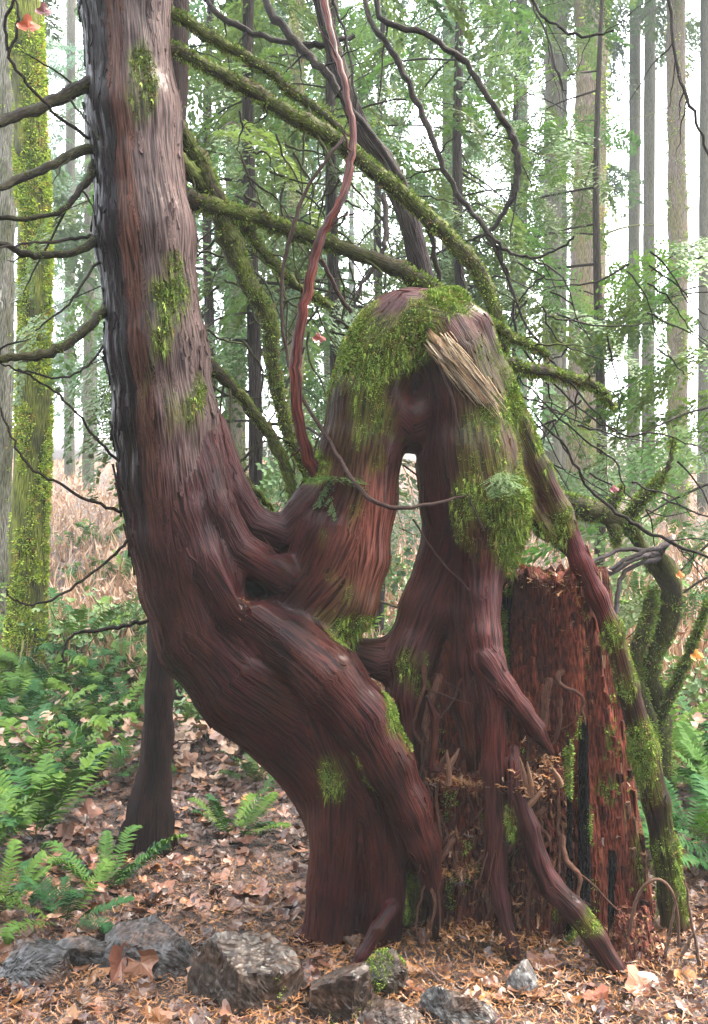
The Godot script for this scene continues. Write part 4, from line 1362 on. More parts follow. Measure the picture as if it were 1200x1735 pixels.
func build_understory():
	# ferns: traced by the pixel of their crown
	var near := "broad sword fern arching over the leaf litter by the stones"
	var left := "green sword fern growing in the bank left of the slim trunk"
	for s in [[60, 1420, 0.55, 14, left], [10, 1330, 0.6, 14, left], [130, 1260, 0.55, 14, left], [190, 1180, 0.55, 14, left], [60, 1200, 0.6, 14, left], [225, 1120, 0.5, 12, left], [140, 1110, 0.6, 14, left], [20, 1120, 0.6, 12, left], [-60, 1480, 0.5, 12, left], [90, 1330, 0.55, 13, left], [40, 1270, 0.55, 13, left], [180, 1320, 0.45, 12, left], [230, 1230, 0.5, 12, left], [100, 1190, 0.6, 13, left], [165, 1150, 0.6, 13, left], [80, 1130, 0.6, 13, left], [210, 1080, 0.6, 12, left], [30, 1230, 0.6, 13, left], [130, 1200, 0.6, 13, left], [185, 1240, 0.55, 12, left], [60, 1165, 0.65, 13, left], [120, 1085, 0.65, 12, left], [20, 1180, 0.65, 13, left], [220, 1160, 0.55, 12, left], [-20, 1260, 0.6, 12, left]]:
		fern(base_at(s[0], s[1]), s[2], s[3], s[4], "ferns on the left bank", Vector3.ZERO, Color(1.25, 1.2, 1))
	for s in [[175, 1515, 0.36, 11], [110, 1565, 0.3, 9], [-10, 1560, 0.36, 9]]:
		fern(base_at(s[0], s[1]), s[2], s[3], near, "low ferns by the stones")
	fern(base_at(395, 1420), 0.34, 9, "small dark fern on the litter between slim trunk and bent cedar", "", Vector3(0, 0, 0))
	fern(base_at(440, 1330), 0.34, 10, "small fern under the cedar's bend beside its dark flank")
	for s in [[1170, 1430, 0.5, 13], [1230, 1380, 0.6, 14], [1150, 1330, 0.5, 12], [1200, 1290, 0.6, 13], [1260, 1480, 0.5, 12], [1120, 1300, 0.5, 12]]:
		fern(base_at(s[0], s[1]), s[2], s[3], "lush fern growing to the right of the mossy limb's foot", "ferns right of the stump", Vector3.ZERO, Color(1.3, 1.3, 1))
	for k in 34:
		var d := rng.randf_range(6.0, 15.0)
		var x := rng.randf_range(-0.45, 0.45) * d
		fern(on_ground(x, -d), rng.randf_range(0.45, 0.75), 11, "distant fern in the tan bracken on the rise", "ferns on the far rise", Vector3.ZERO, Color(1.4, 1.3, 1))
	# leafy undergrowth: broad leaves on thin stems
	for s in [[120, 1160, 1.0, 60], [200, 1100, 0.8, 50], [40, 1090, 0.9, 60], [350, 1260, 0.5, 40], [420, 1260, 0.5, 40], [1160, 1230, 0.8, 60], [1110, 1000, 0.6, 50], [680, 1040, 0.9, 60], [660, 1100, 0.6, 40], [350, 770, 1.0, 30], [330, 1180, 0.5, 40]]:
		var b := base_at(s[0], s[1]) if s[1] > 900 else on_ground(P(s[0], 900, 7.0).x, -7.0)
		shrub(b, s[2] * 0.8, s[3] * 3, "leafy green undergrowth bush among the ferns")
	# tan bracken and dry stalks on the rise
	var xf := []
	var co := []
	var xl := []
	var cl := []
	for k in 9000:
		var d := 7.2 + 29.0 * pow(rng.randf(), 1.6)
		var x := rng.randf_range(-0.65, 0.65) * d
		if d < 7.0 and absf(x) < 0.3 * d and rng.randf() < 0.6: continue
		var p := on_ground(x, -d)
		var s := rng.randf_range(0.2, 0.65)
		xf.append(frame(p, Vector3(rng.randfn() * 0.35, 1, rng.randfn() * 0.35), Vector3(s * 0.7, s, s * 0.7)))
		co.append(Color(0.25, 0.115, 0.055).lerp(Color(0.4, 0.25, 0.13), rng.randf()) * rng.randf_range(0.55, 1.15))
	for k in 9000:
		var d := 5.0 + 26.0 * pow(rng.randf(), 1.5)
		var p := on_ground(rng.randf_range(-0.65, 0.65) * d, -d, rng.randf_range(0.0, 0.3))
		xl.append(frame(p, Vector3(rng.randfn() * 0.7, 1, rng.randfn() * 0.7), Vector3.ONE * rng.randf_range(0.05, 0.13)))
		cl.append(Color(0.28, 0.14, 0.085).lerp(Color(0.42, 0.27, 0.17), rng.randf()) * rng.randf_range(0.5, 1.15))
	var br := many("dry_bracken", tuft_mesh(11, 0.022, 0.1, 9), M.litter, xf, co, self)
	tag(br, "tan dry bracken stalks covering the rise behind the trees", "bracken", "", "stuff")
	var bl := many("bracken_leaves", leaves[1], M.litter, xl, cl, self)
	tag(bl, "withered brown leaves caught among the dry bracken on the rise", "leaves", "", "stuff")

func shrub(at: Vector3, size: float, count: int, label: String):
	var o := thing("undergrowth_bush", label, "bush", at, "undergrowth bushes")
	var stems := MB.new()
	var tips := []
	for k in 7:
		var a := rng.randf() * TAU
		var e := at + Vector3(cos(a) * 0.5, rng.randf_range(0.5, 1.0), sin(a) * 0.5) * size
		tube(stems, [at, at.lerp(e, 0.5) + Vector3(0, 0.12 * size, 0), e], [0.007, 0.005, 0.002], Color(0.07, 0.06, 0.03), Color(0.1, 0.08, 0.04), {"sides": 4, "per": 3})
		tips.append(e)
	part("stems", stems.mesh(), M.twig, o)
	var xf := []
	var co := []
	for k in count:
		var e: Vector3 = at.lerp(tips[rng.randi() % tips.size()], rng.randf_range(0.35, 1.05)) + Vector3(rng.randfn(), rng.randfn() * 0.6, rng.randfn()) * 0.13 * size
		xf.append(frame(e, Vector3(rng.randfn() * 0.5, 1, rng.randfn() * 0.5), Vector3.ONE * rng.randf_range(0.05, 0.1)))
		co.append(Color(0.06, 0.13, 0.03).lerp(Color(0.15, 0.21, 0.05), rng.randf()) * rng.randf_range(0.7, 1.2))
	many("leaves", leaves[5], M.leaf, xf, co, o)

# ---------- the rotten stump ----------
var stump_moss := []
var blocks := []
# A rough upright block of rotten wood: centre line from foot to top, radius by height, jagged broken top.
func rot_block(foot: Vector3, top: Vector3, r0: float, r1: float, squash: float, seed_: float, ca: Color, cb: Color, ragged: float) -> ArrayMesh:
	var mb := MB.new()
	var sides := 80
	var rows := 60
	for k in rows + 1:
		for j in sides + 1:
			var a := TAU * (j % sides) / sides
			var dir := Vector3(cos(a), 0, sin(a) * squash)
			var hgt := 1.0 + ragged * (nz.get_noise_2d(cos(a) * 60.0 + seed_, sin(a) * 60.0) + 0.6 * nz.get_noise_2d(cos(a) * 160.0, sin(a) * 160.0 + seed_))
			var t := float(k) / rows * hgt
			var c := foot.lerp(top, t)
			var plate := absf(nz.get_noise_3d(cos(a) * 85.0 + seed_, sin(a) * 85.0, t * 14.0))
			var lump := nz2.get_noise_3d(cos(a) * 5.0 + seed_, sin(a) * 5.0, t * 3.0)
			var r := lerpf(r0, r1, clampf(t, 0, 1)) * (1.0 + 0.2 * lump) - 0.03 * plate - 0.02 * maxf(0.0, nz.get_noise_3d(cos(a) * 30.0, seed_, sin(a) * 30.0)) 
			var p := c + dir * r
			var m := clampf(0.5 + 1.2 * nz.get_noise_3d(p.x * 30, p.y * 9, p.z * 30), 0, 1)
			var col := ca.lerp(cb, m)
			for b in stump_moss:
				var q: Vector3 = (p - b[0]) / b[1]
				var w := 1.0 - q.length_squared() + 0.6 * nz.get_noise_3d(p.x * 50, p.y * 30, p.z * 50)
				if w > 0.2: col = col.lerp(b[2], minf(0.9, (w - 0.2) * 3.0))
			mb.add(p, dir.normalized(), Vector2(a, t), col)
	var row := sides + 1
	for k in rows:
		for j in sides:
			var a := k * row + j
			mb.i.append_array([a, a + 1, a + row, a + 1, a + row + 1, a + row])
	var last := rows * row
	var sum := Vector3.ZERO
	for j in sides: sum += mb.v[last + j]
	sum /= sides
	# inner rings of the broken top, sunk and uneven
	var prev := last
	for ring in 4:
		var s := 1.0 - (ring + 1) * 0.25
		var here := mb.v.size()
		for j in sides + 1:
			var e := mb.v[last + (j % sides)]
			var p := sum.lerp(e, maxf(s, 0.02))
			p.y += 0.04 * nz.get_noise_2d(p.x * 90.0, p.z * 90.0) - 0.02 * (1.0 - s)
			mb.add(p, Vector3.UP, Vector2(p.x, p.z), ca.lerp(cb, clampf(0.5 + nz.get_noise_2d(p.x * 120, p.z * 120), 0, 1)))
		for j in sides:
			mb.i.append_array([prev + j, prev + j + 1, here + j, prev + j + 1, here + j + 1, here + j])
		prev = here
	# true normals, faces turned outwards
	var acc := PackedVector3Array()
	acc.resize(mb.v.size())
	for k in range(0, mb.i.size(), 3):
		var a := mb.i[k]
		var b := mb.i[k + 1]
		var c := mb.i[k + 2]
		var f := (mb.v[c] - mb.v[a]).cross(mb.v[b] - mb.v[a])
		if f.dot(mb.n[a] + mb.n[b] + mb.n[c]) < 0:
			f = -f
			mb.i[k + 1] = c
			mb.i[k + 2] = b
		acc[a] += f; acc[b] += f; acc[c] += f
	for k in acc.size():
		if acc[k].length() > 1e-9: mb.n[k] = acc[k].normalized()
	blocks.append(mb)
	return mb.mesh()

func chunk_mesh(seed_: int) -> ArrayMesh:       # a checked flake of rotten wood, one unit box, chipped corners
	var r := RandomNumberGenerator.new()
	r.seed = seed_
	var mb := MB.new()
	var back := []
	var front := []
	for c in [[-0.5, -0.5], [0.0, -0.54], [0.5, -0.5], [0.5, 0.5], [0.05, 0.55], [-0.5, 0.5]]:
		var x: float = c[0] + r.randf_range(-0.08, 0.08)
		var y: float = c[1] + r.randf_range(-0.1, 0.1)
		back.append(Vector3(x, y, -0.5))
		front.append(Vector3(x * 0.8, y * 0.88, 0.5 + r.randf_range(-0.25, 0.1)))
	var mid := Vector3(r.randf_range(-0.1, 0.1), r.randf_range(-0.2, 0.2), 0.62)
	for k in 6:
		var j := (k + 1) % 6
		mb.face(mid, front[j], front[k], Color.WHITE * r.randf_range(0.85, 1.0))
		mb.quad(front[k], front[j], back[j], back[k], Color.WHITE * 0.85)
	return mb.mesh()

func rot_material(c: Color) -> StandardMaterial3D:
	var m: StandardMaterial3D = M.rot.duplicate()
	m.albedo_color = c.linear_to_srgb()
	return m

func build_stump():
	var mg := Color(0.11, 0.125, 0.025)
	for s in [[1045, 1260, 3.2, 28, 55], [1040, 1350, 3.2, 35, 35], [1090, 1480, 3.25, 18, 110], [935, 1430, 3.0, 30, 60], [905, 1280, 3.1, 20, 20], [810, 1300, 3.1, 30, 18], [700, 1530, 3.1, 40, 30], [860, 1590, 3.05, 20, 40], [1080, 1400, 3.2, 20, 80], [1010, 1010, 3.3, 30, 20], [800, 1450, 3.08, 30, 25], [975, 1600, 3.1, 20, 50]]:
		stump_moss.append([P(s[0], s[1], s[2]), Vector3(R(s[3], 3.2), R(s[4], 3.2), 0.12), mg])
	var t := thing("rotten_stump", "crumbling red brown rotten stump under the arch, split and mossy", "stump", P(960, 1600, 3.4))
	var ca := Color(0.2, 0.05, 0.028)
	var cb := Color(0.075, 0.022, 0.015)
	var foot := P(992, 1640, 3.48)
	var top := P(944, 972, 3.45)
	blocks = []
	part("stump_block", rot_block(foot, top, R(136, 3.45), R(80, 3.45), 0.85, 3.0, ca, cb, 0.055), M.rot, t)
	part("back_block", rot_block(P(800, 1640, 3.9), P(805, 1010, 3.86), R(150, 3.8), R(110, 3.8), 0.7, 9.0, ca, cb, 0.06), M.rot, t)
	part("low_block", rot_block(P(785, 1640, 3.3), P(785, 1318, 3.32), R(92, 3.3), R(78, 3.3), 0.75, 17.0, ca, cb, 0.1), M.rot, t)
	part("front_block", rot_block(P(905, 1640, 3.2), P(910, 1312, 3.24), R(70, 3.2), R(52, 3.2), 0.85, 27.0, ca, cb, 0.08), M.rot, t)
	part("toe_block", rot_block(P(1085, 1650, 3.02), P(1070, 1560, 3.06), R(55, 3.05), R(28, 3.05), 0.7, 37.0, ca, cb, 0.2), M.rot, t)
	part("skirt_block", rot_block(P(700, 1650, 3.3), P(705, 1490, 3.3), R(80, 3.3), R(62, 3.3), 0.6, 47.0, ca, cb, 0.2), M.rot, t)
	# upright charred slabs in the split
	for s in [[966, 1600, 964, 1268, 3.1, 7, 3], [990, 1600, 988, 1238, 3.14, 12, 5], [1036, 1620, 1036, 1450, 3.08, 7, 8], [850, 1240, 858, 1000, 3.42, 16, 9]]:
		part("charred_slab", rot_block(P(s[0], s[1], s[4]), P(s[2], s[3], s[4] + 0.02), R(s[5] * 1.1, s[4]), R(s[5] * 0.75, s[4]), 0.9, s[6] * 11.0, Color(0.016, 0.012, 0.013), Color(0.03, 0.02, 0.02), 0.1), M.char, t)
	# flakes: the checked face of the stump, piece by piece
	var shapes := []
	for k in 4: shapes.append(chunk_mesh(200 + k))
	var mats := []
	for c in [Color(0.2, 0.048, 0.027), Color(0.14, 0.035, 0.022), Color(0.26, 0.08, 0.042), Color(0.24, 0.135, 0.08), Color(0.07, 0.022, 0.016)]:
		mats.append(rot_material(c))
	var rows := 22
	for k in rows:
		var t0 := (k + 0.5) / rows
		for j in 13:
			var a := lerpf(0.12, 2.75, (j + 0.5 * (k % 2) + rng.randf_range(-0.2, 0.2)) / 13.0)
			var tt := t0 + rng.randf_range(-0.012, 0.012)
			if rng.randf() < 0.06: continue
			var dir := Vector3(cos(a), 0, sin(a) * 0.85)
			var lump := nz2.get_noise_3d(cos(a) * 5.0 + 3.0, sin(a) * 5.0, tt * 3.0)
			var r := lerpf(R(136, 3.45), R(80, 3.45), tt) * (1.0 + 0.2 * lump) - 0.016
			var p := foot.lerp(top, tt) + dir * r
			var o := MeshInstance3D.new()
			o.name = "wood_flake"
			o.mesh = shapes[rng.randi() % 4]
			var right := a < 0.9
			o.material_override = mats[3 if (right and rng.randf() < 0.45) else [0, 0, 1, 1, 2, 4][rng.randi() % 6]]
			var z := dir.normalized()
			var y := ((top - foot).normalized() + Vector3(rng.randfn() * 0.03, 0, rng.randfn() * 0.03)).normalized()
			var x := y.cross(z).normalized()
			z = (x.cross(y) + x * rng.randfn() * 0.1).normalized()
			var b := Basis(x, y, z) * Basis.from_scale(Vector3(rng.randf_range(0.012, 0.034), rng.randf_range(0.03, 0.12), rng.randf_range(0.008, 0.03)))
			o.transform = Transform3D(b, p - t.position)
			t.add_child(o, true)
	# pale splinters and fibres
	for s in [[895, 1350, 880, 1282], [900, 1350, 893, 1290], [890, 1370, 925, 1330], [950, 1330, 935, 1300], [760, 1330, 757, 1270], [758, 1300, 778, 1268]]:
		var mb := MB.new()
		tube(mb, [P(s[0], s[1], 3.04), P((s[0] + s[2]) / 2.0 + 2, (s[1] + s[3]) / 2.0, 3.03), P(s[2], s[3], 3.03)], [0.012, 0.009, 0.002], Color(0.32, 0.15, 0.07), Color(0.22, 0.09, 0.05), {"sides": 5, "per": 3})
		part("splinter", mb.mesh(), M.wood, t)
	for s in [[940, 985, 3.2, 60, 30, 90], [900, 1325, 3.05, 45, 20, 120], [780, 1325, 3.12, 60, 10, 140], [770, 1478, 3.1, 40, 10, 90], [880, 1590, 3.0, 50, 10, 120], [930, 1290, 3.1, 25, 10, 60], [800, 1580, 3.02, 70, 14, 160]]:
		needles_at(t, P(s[0], s[1], s[2]), R(s[3], s[2]), R(s[4], s[2]), s[5])
	var xf := []
	var co := []
	var xc := []
	var cc := []
	var xn := []
	var cn := []
	for k in blocks.size():
		var bl: MB = blocks[k]
		for q in bl.v.size():
			var p := bl.v[q]
			var n := bl.n[q]
			if n.z < -0.2 or absf(n.y) > 0.995: continue
			var m := 0.0
			for b in stump_moss:
				m = maxf(m, 1.0 - ((p - b[0]) / b[1]).length_squared())
			m += 0.9 * nz.get_noise_3d(p.x * 60, p.y * 25, p.z * 60)
			if m > 0.3 and rng.randf() < 0.75:
				xf.append(frame(p, n + Vector3(0, -0.4, 0), Vector3.ONE * rng.randf_range(0.008, 0.02)))
				co.append(moss_green())
			elif k != 1 and k != 0 and k < 6 and rng.randf() < 0.22:
				var bs := frame(p, n, Vector3.ONE)
				bs.basis = Basis(Vector3.UP.cross(n).normalized(), n.cross(Vector3.UP.cross(n)).normalized(), n) * Basis(Vector3(0, 0, 1), rng.randfn() * 0.3) * Basis.from_scale(Vector3(rng.randf_range(0.008, 0.022), rng.randf_range(0.02, 0.06), rng.randf_range(0.006, 0.022)))
				xc.append(bs)
				cc.append(Color(0.2, 0.06, 0.04).lerp(Color(0.07, 0.028, 0.022), rng.randf()) if rng.randf() < 0.82 else Color(0.3, 0.15, 0.08))
			elif k < 6 and k != 1 and rng.randf() < (0.3 if n.y > 0.6 else (0.1 if k != 0 else 0.02)):
				xn.append(frame(p + n * 0.006, n + Vector3(rng.randfn(), rng.randfn(), 0) * 0.5, Vector3.ONE * rng.randf_range(0.014, 0.04)))
				cn.append(litter_colour(0.75))
	many("wood_crumbs", shapes[1], M.rot, xc, cc, t)
	many("caught_needles", needle_mesh, M.litter, xn, cn, t)
	many("moss", tufts[0], M.moss, xf, co, t)
	# bare thin root loop and twigs in front
	var lp := thing("root_loop", "thin tan rootlet looping out of the litter beside the stump foot", "root", P(1100, 1600, 3.0))
	limb(lp, "rootlet", [[1068, 1620, 3.02, 3], [1070, 1560, 3.0, 3], [1085, 1510, 2.99, 3], [1112, 1490, 2.98, 3], [1135, 1505, 2.98, 2.6], [1148, 1545, 2.99, 2.4], [1150, 1600, 3.0, 3]], Color(0.25, 0.14, 0.1), Color(0.18, 0.1, 0.07), M.twig, {"sides": 6})

# ---------- stones ----------
func stone_mesh(size: Vector3, planes: int, seed_: int, ca: Color, cb: Color) -> ArrayMesh:
	var r := RandomNumberGenerator.new()
	r.seed = seed_
	var cut := []
	for k in planes:
		var n := Vector3(r.randfn(), r.randfn() * 0.9, r.randfn()).normalized()
		cut.append([n, r.randf_range(0.55, 0.85)])
	if planes == 9:
		cut = [[Vector3(0.3, 0.93, 0.25).normalized(), 0.66], [Vector3(-0.72, 0.2, 0.66).normalized(), 0.58], [Vector3(0.5, 0.1, 0.86).normalized(), 0.6], [Vector3(0.9, -0.1, 0.4).normalized(), 0.8], [Vector3(-0.3, 0.4, -0.8).normalized(), 0.7]]
	var at := func(d: Vector3) -> Vector3:
		var m := 1.05
		for c in cut:
			var e: float = c[0].dot(d)
			if e > 0.01: m = minf(m, c[1] / e)
		m *= 1.0 + 0.05 * nz.get_noise_3d(d.x * 35 + seed_, d.y * 35, d.z * 35) + 0.03 * nz.get_noise_3d(d.x * 110 + seed_, d.y * 110, d.z * 110) + 0.04 * nz2.get_noise_3d(d.x * 6 + seed_, d.y * 6, d.z * 6)
		return d * m * size
	var mb := MB.new()
	var n := 22
	for f in 6:
		for i in n:
			for j in n:
				var c := []
				for q in [[i, j], [i + 1, j], [i + 1, j + 1], [i, j + 1]]:
					var u: float = tan((q[0] / float(n) * 2.0 - 1.0) * PI / 4)
					var w: float = tan((q[1] / float(n) * 2.0 - 1.0) * PI / 4)
					var d: Vector3 = [Vector3(1, u, w), Vector3(-1, w, u), Vector3(w, 1, u), Vector3(u, -1, w), Vector3(u, w, 1), Vector3(w, u, -1)][f]
					c.append(at.call(d.normalized()))
				var m: Vector3 = (c[0] + c[2]) * 0.5
				var t := clampf(0.5 + 1.3 * nz2.get_noise_3d(m.x * 26 + seed_, m.y * 26, m.z * 26), 0, 1)
				var col := (ca.lerp(cb, t) * 0.8).lerp(Color(0.1, 0.055, 0.035), clampf(1.6 * nz2.get_noise_3d(m.x * 14 + 70, m.y * 30, m.z * 14 + seed_), 0.0, 0.7)) * (0.9 + 0.5 * nz.get_noise_3d(m.x * 160, m.y * 160, m.z * 160))
				var out: Vector3 = (c[2] - c[0]).cross(c[1] - c[0])
				if out.dot(m) > 0: mb.quad(c[0], c[1], c[2], c[3], col)
				else: mb.quad(c[3], c[2], c[1], c[0], col)
	return mb.mesh()

func build_stones():
	var grey := Color(0.05, 0.045, 0.042)
	var pale := Color(0.18, 0.17, 0.16)
	var brown := Color(0.06, 0.042, 0.033)
	# [px centre, py of foot, half width px, height px, depth m, planes, seed, colours, label, moss]
	var all := [
		[55, 1682, 82, 66, 0.11, 19, 5, grey, Color(0.085, 0.082, 0.085), "flat blue grey wet stone at the row's fern end", 0],
		[120, 1650, 70, 52, 0.1, 18, 15, Color(0.08, 0.07, 0.065), grey, "low grey stone wedged between flat stone and broad slab", 0],
		[258, 1655, 100, 96, 0.13, 17, 8, grey, Color(0.1, 0.085, 0.08), "broad grey brown slab of wet stone beneath the low ferns", 0],
		[410, 1726, 92, 128, 0.14, 9, 31, brown, Color(0.11, 0.085, 0.07), "blocky angular brown grey stone with a steep dark face", 1],
		[575, 1745, 82, 100, 0.14, 20, 44, Color(0.07, 0.045, 0.035), brown, "rounded brown stone with a mossy flank", 2],
		[655, 1692, 46, 86, 0.09, 19, 52, Color(0.12, 0.1, 0.075), brown, "small stone capped with bright moss", 3],
		[785, 1752, 72, 66, 0.1, 16, 61, grey, pale, "grey stone with a pale flat top sunk in orange litter", 0],
		[896, 1690, 30, 50, 0.06, 16, 73, pale, Color(0.3, 0.29, 0.29), "small pale wet stone at the tip of the hanging root", 0],
		[660, 1760, 60, 60, 0.1, 17, 83, brown, Color(0.13, 0.09, 0.07), "brown stone between the mossy flanked stone and the grey one", 0]]
	for s in all:
		var b := base_at(s[0], s[1])
		var d := -b.z
		var size := Vector3(R(s[2], d) * 1.12, R(s[3], d) * 0.85, s[4])
		var c := b + Vector3(0, size.y * 0.15, -s[4] * 0.55)
		var o := thing("stone", s[9], "stone", c, "stones edging the path")
		var m := part("rock", stone_mesh(size, s[5], s[6], s[7], s[8]), M.stone, o)
		m.position = Vector3.ZERO
		if s[10] > 0:
			var xf := []
			var co := []
			for k in (700 if s[10] == 3 else 260):
				var dir := Vector3(rng.randfn(), rng.randfn(), rng.randfn()).normalized()
				if s[10] == 3 and dir.y - 0.3 * dir.x < 0.25 + 0.7 * nz.get_noise_3d(dir.x * 40, dir.y * 40, dir.z * 40): continue
				if s[10] == 2 and (dir.z < 0.3 or dir.y > 0.35 or dir.x < -0.3): continue
				if s[10] == 1 and (dir.x < 0.75): continue
				xf.append(frame(c + dir * size * 0.74, dir + Vector3(0, 0.2, 0), Vector3.ONE * rng.randf_range(0.009, 0.016)))
				co.append(moss_green())
			many("moss", tufts[0], M.moss, xf, co, o)

# ---------- ground and litter ----------
func build_ground():
	var xs := []
	var zs := []
	var x := -70.0
	while x < 70.0:
		xs.append(x)
		x += 0.035 + maxf(0.0, absf(x) - 2.2) * 0.12
	var z := 14.0
	while z > -110.0:
		zs.append(z)
		var d := absf(z + 3.6)
		z -= 0.035 + maxf(0.0, d - 1.6) * 0.1
	var mb := MB.new()
	for zz in zs:
		for xx in xs:
			var p := on_ground(xx, zz)
			var m := clampf(0.5 + nz2.get_noise_2d(xx * 3.0, zz * 3.0), 0, 1)
			var c := Color(0.055, 0.03, 0.022).lerp(Color(0.12, 0.065, 0.042), m)
			mb.v.append(p); mb.uv.append(Vector2(xx, zz)); mb.c.append(c)
			var e := 0.02
			mb.n.append(Vector3(ground(xx - e, zz) - ground(xx + e, zz), 2 * e, ground(xx, zz - e) - ground(xx, zz + e)).normalized())
	var w := xs.size()
	for k in zs.size() - 1:
		for j in w - 1:
			var a := k * w + j
			mb.tri(a, a + 1, a + w)
			mb.tri(a + 1, a + w + 1, a + w)
	var g := part("ground", mb.mesh(), M.soil, self)
	tag(g, "leaf strewn forest floor of dark soil", "ground", "", "structure")

func build_litter():
	# leaves too many to count
	var xf := [[], [], []]
	var co := [[], [], []]
	for k in 8000:
		var d := rng.randf_range(2.45, 7.0)
		var x := rng.randf_range(-1, 1) * (0.5 * d + 0.5)
		var shed := Vector2((x - 0.2) * 0.45, d - 2.9).length()      # the cedar sheds its needles round its foot
		var orange := exp(-shed * shed / 0.3)
		if rng.randf() < orange * 0.65: continue
		var i := rng.randi() % 3
		var s := rng.randf_range(0.04, 0.085)
		xf[i].append(frame(on_ground(x, -d, 0.012 + rng.randf() * 0.02), Vector3(rng.randfn() * 0.4, 1, rng.randfn() * 0.4), Vector3(s, s * 0.7, s)))
		co[i].append(litter_colour(0.12))
	for i in 3:
		var o := many("leaf_litter", leaves[i], M.litter, xf[i], co[i], self)
		tag(o, ["brown fallen leaves spread over the forest floor", "reddish fallen leaves mixed through the forest floor", "tan curled leaves scattered through the forest floor"][i], "leaf litter", "", "stuff")
	var xn := []
	var cn := []
	for k in 60000:
		var d := 2.4 + 1.5 * rng.randf() if k < 50000 else rng.randf_range(3.4, 6.0)
		var x := rng.randf_range(-1, 1) * (0.45 * d + 0.5)
		if d > 3.3 and rng.randf() < 0.4: continue
		var s := rng.randf_range(0.014, 0.036)
		xn.append(frame(on_ground(x, -d, 0.008 + rng.randf() * 0.03), Vector3(rng.randfn() * 0.35, 1, rng.randfn() * 0.35), Vector3(s, s, s * 0.5)))
		var shed2 := Vector2((x - 0.2) * 0.45, d - 2.9).length() + 0.3 * nz2.get_noise_2d(x * 3.0, d * 3.0)
		cn.append(litter_colour(0.35 + 0.45 * exp(-shed2 * shed2 / 0.35)))
	var nn := many("needle_litter", needle_mesh, M.litter, xn, cn, self)
	tag(nn, "orange shed cedar needles and twiglets carpeting the ground before the stump", "needle litter", "", "stuff")
	# leaves one can pick out
	var shades := [Color(0.15, 0.058, 0.032), Color(0.18, 0.078, 0.042), Color(0.12, 0.042, 0.024), Color(0.22, 0.11, 0.06), Color(0.26, 0.075, 0.03)]
	var mats := []
	for c in shades:
		var m: StandardMaterial3D = M.litter.duplicate()
		m.albedo_color = c.linear_to_srgb()
		mats.append(m)
	var one := func(px: float, py: float, size: float, shade: int, up: Vector3, lift: float, label: String, group: String):
		var b := base_at(px, py)
		var o := MeshInstance3D.new()
		o.name = numbered("fallen_leaf")
		o.mesh = leaves[rng.randi() % 5]
		o.material_override = mats[shade]
		o.transform = frame(b + Vector3(0, lift, 0), up, Vector3(size, size * 0.8, size))
		add_child(o)
		tag(o, label, "leaf", group)
	for k in 90:
		var a := Vector3(rng.randfn() * 0.3, 1, rng.randfn() * 0.3)
		if k < 45: one.call(rng.randf_range(20, 520), rng.randf_range(1380, 1560), rng.randf_range(0.07, 0.12), rng.randi() % 4, a, 0.02, "brown maple leaf on the floor between ferns and bent cedar", "maple leaves behind the stones")
		else: one.call(rng.randf_range(60, 1190), rng.randf_range(1640, 1734), rng.randf_range(0.05, 0.08), rng.randi() % 4, a, 0.02, "pale brown maple leaf on orange needles by the path", "maple leaves in front of the stones")
	one.call(205, 1662, 0.15, 2, Vector3(0.7, 0.3, 0.5), 0.06, "dark rolled maple leaf standing upright against the broad slab", "")
	one.call(240, 1668, 0.14, 1, Vector3(-0.3, 0.25, 1), 0.06, "tan maple leaf propped against the broad slab", "")
	one.call(150, 1400, 0.13, 0, Vector3(0.2, 0.8, 0.7), 0.06, "large drooping dead maple leaf hung among the ferns", "")
	one.call(110, 1440, 0.13, 0, Vector3(-0.4, 0.7, 0.8), 0.06, "large crumpled dead maple leaf beneath the ferns", "")
	one.call(1085, 1690, 0.13, 4, Vector3(0.3, 0.8, 0.6), 0.03, "rusty orange leaf at the tip of the thick front root", "")
	one.call(1015, 1712, 0.1, 4, Vector3(-0.4, 0.6, 0.6), 0.02, "rusty curled leaf beside the thick front root", "")
	one.call(918, 1640, 0.1, 2, Vector3(0.1, 0.9, 0.4), 0.02, "dark red leaf lying between the two front roots", "")
	for s in [[900, 1662, 1010, 1640], [930, 1682, 1000, 1700], [1110, 1735, 1200, 1712], [1010, 1640, 1052, 1680], [940, 1630, 985, 1618], [700, 1640, 760, 1690], [330, 1745, 470, 1700], [1125, 1640, 1150, 1520], [1185, 1650, 1160, 1500], [150, 1460, 265, 1425], [1150, 1640, 1200, 1560], [505, 1655, 560, 1640]]:
		var a := base_at(s[0], s[1])
		var b := base_at(s[2], s[3]) if s[3] > 1600 or s[0] < 300 else P(s[2], s[3], -a.z - 0.02)
		var tw := thing("fallen_twig", "thin fallen twig lying in the litter in front of the stump" if s[0] > 600 else "short fallen stick on the litter near the ferns", "twig", a, "fallen twigs before the stump" if s[0] > 600 else "fallen sticks near the ferns")
		var mb := MB.new()
		tube(mb, [a + Vector3(0, 0.015, 0), a.lerp(b, 0.5) + Vector3(0, 0.03, 0), b + Vector3(0, 0.02, 0)], [0.006, 0.005, 0.003], Color(0.2, 0.11, 0.09), Color(0.3, 0.19, 0.14), {"sides": 6, "bend": 0.008})
		part("stick", mb.mesh(), M.twig, tw)

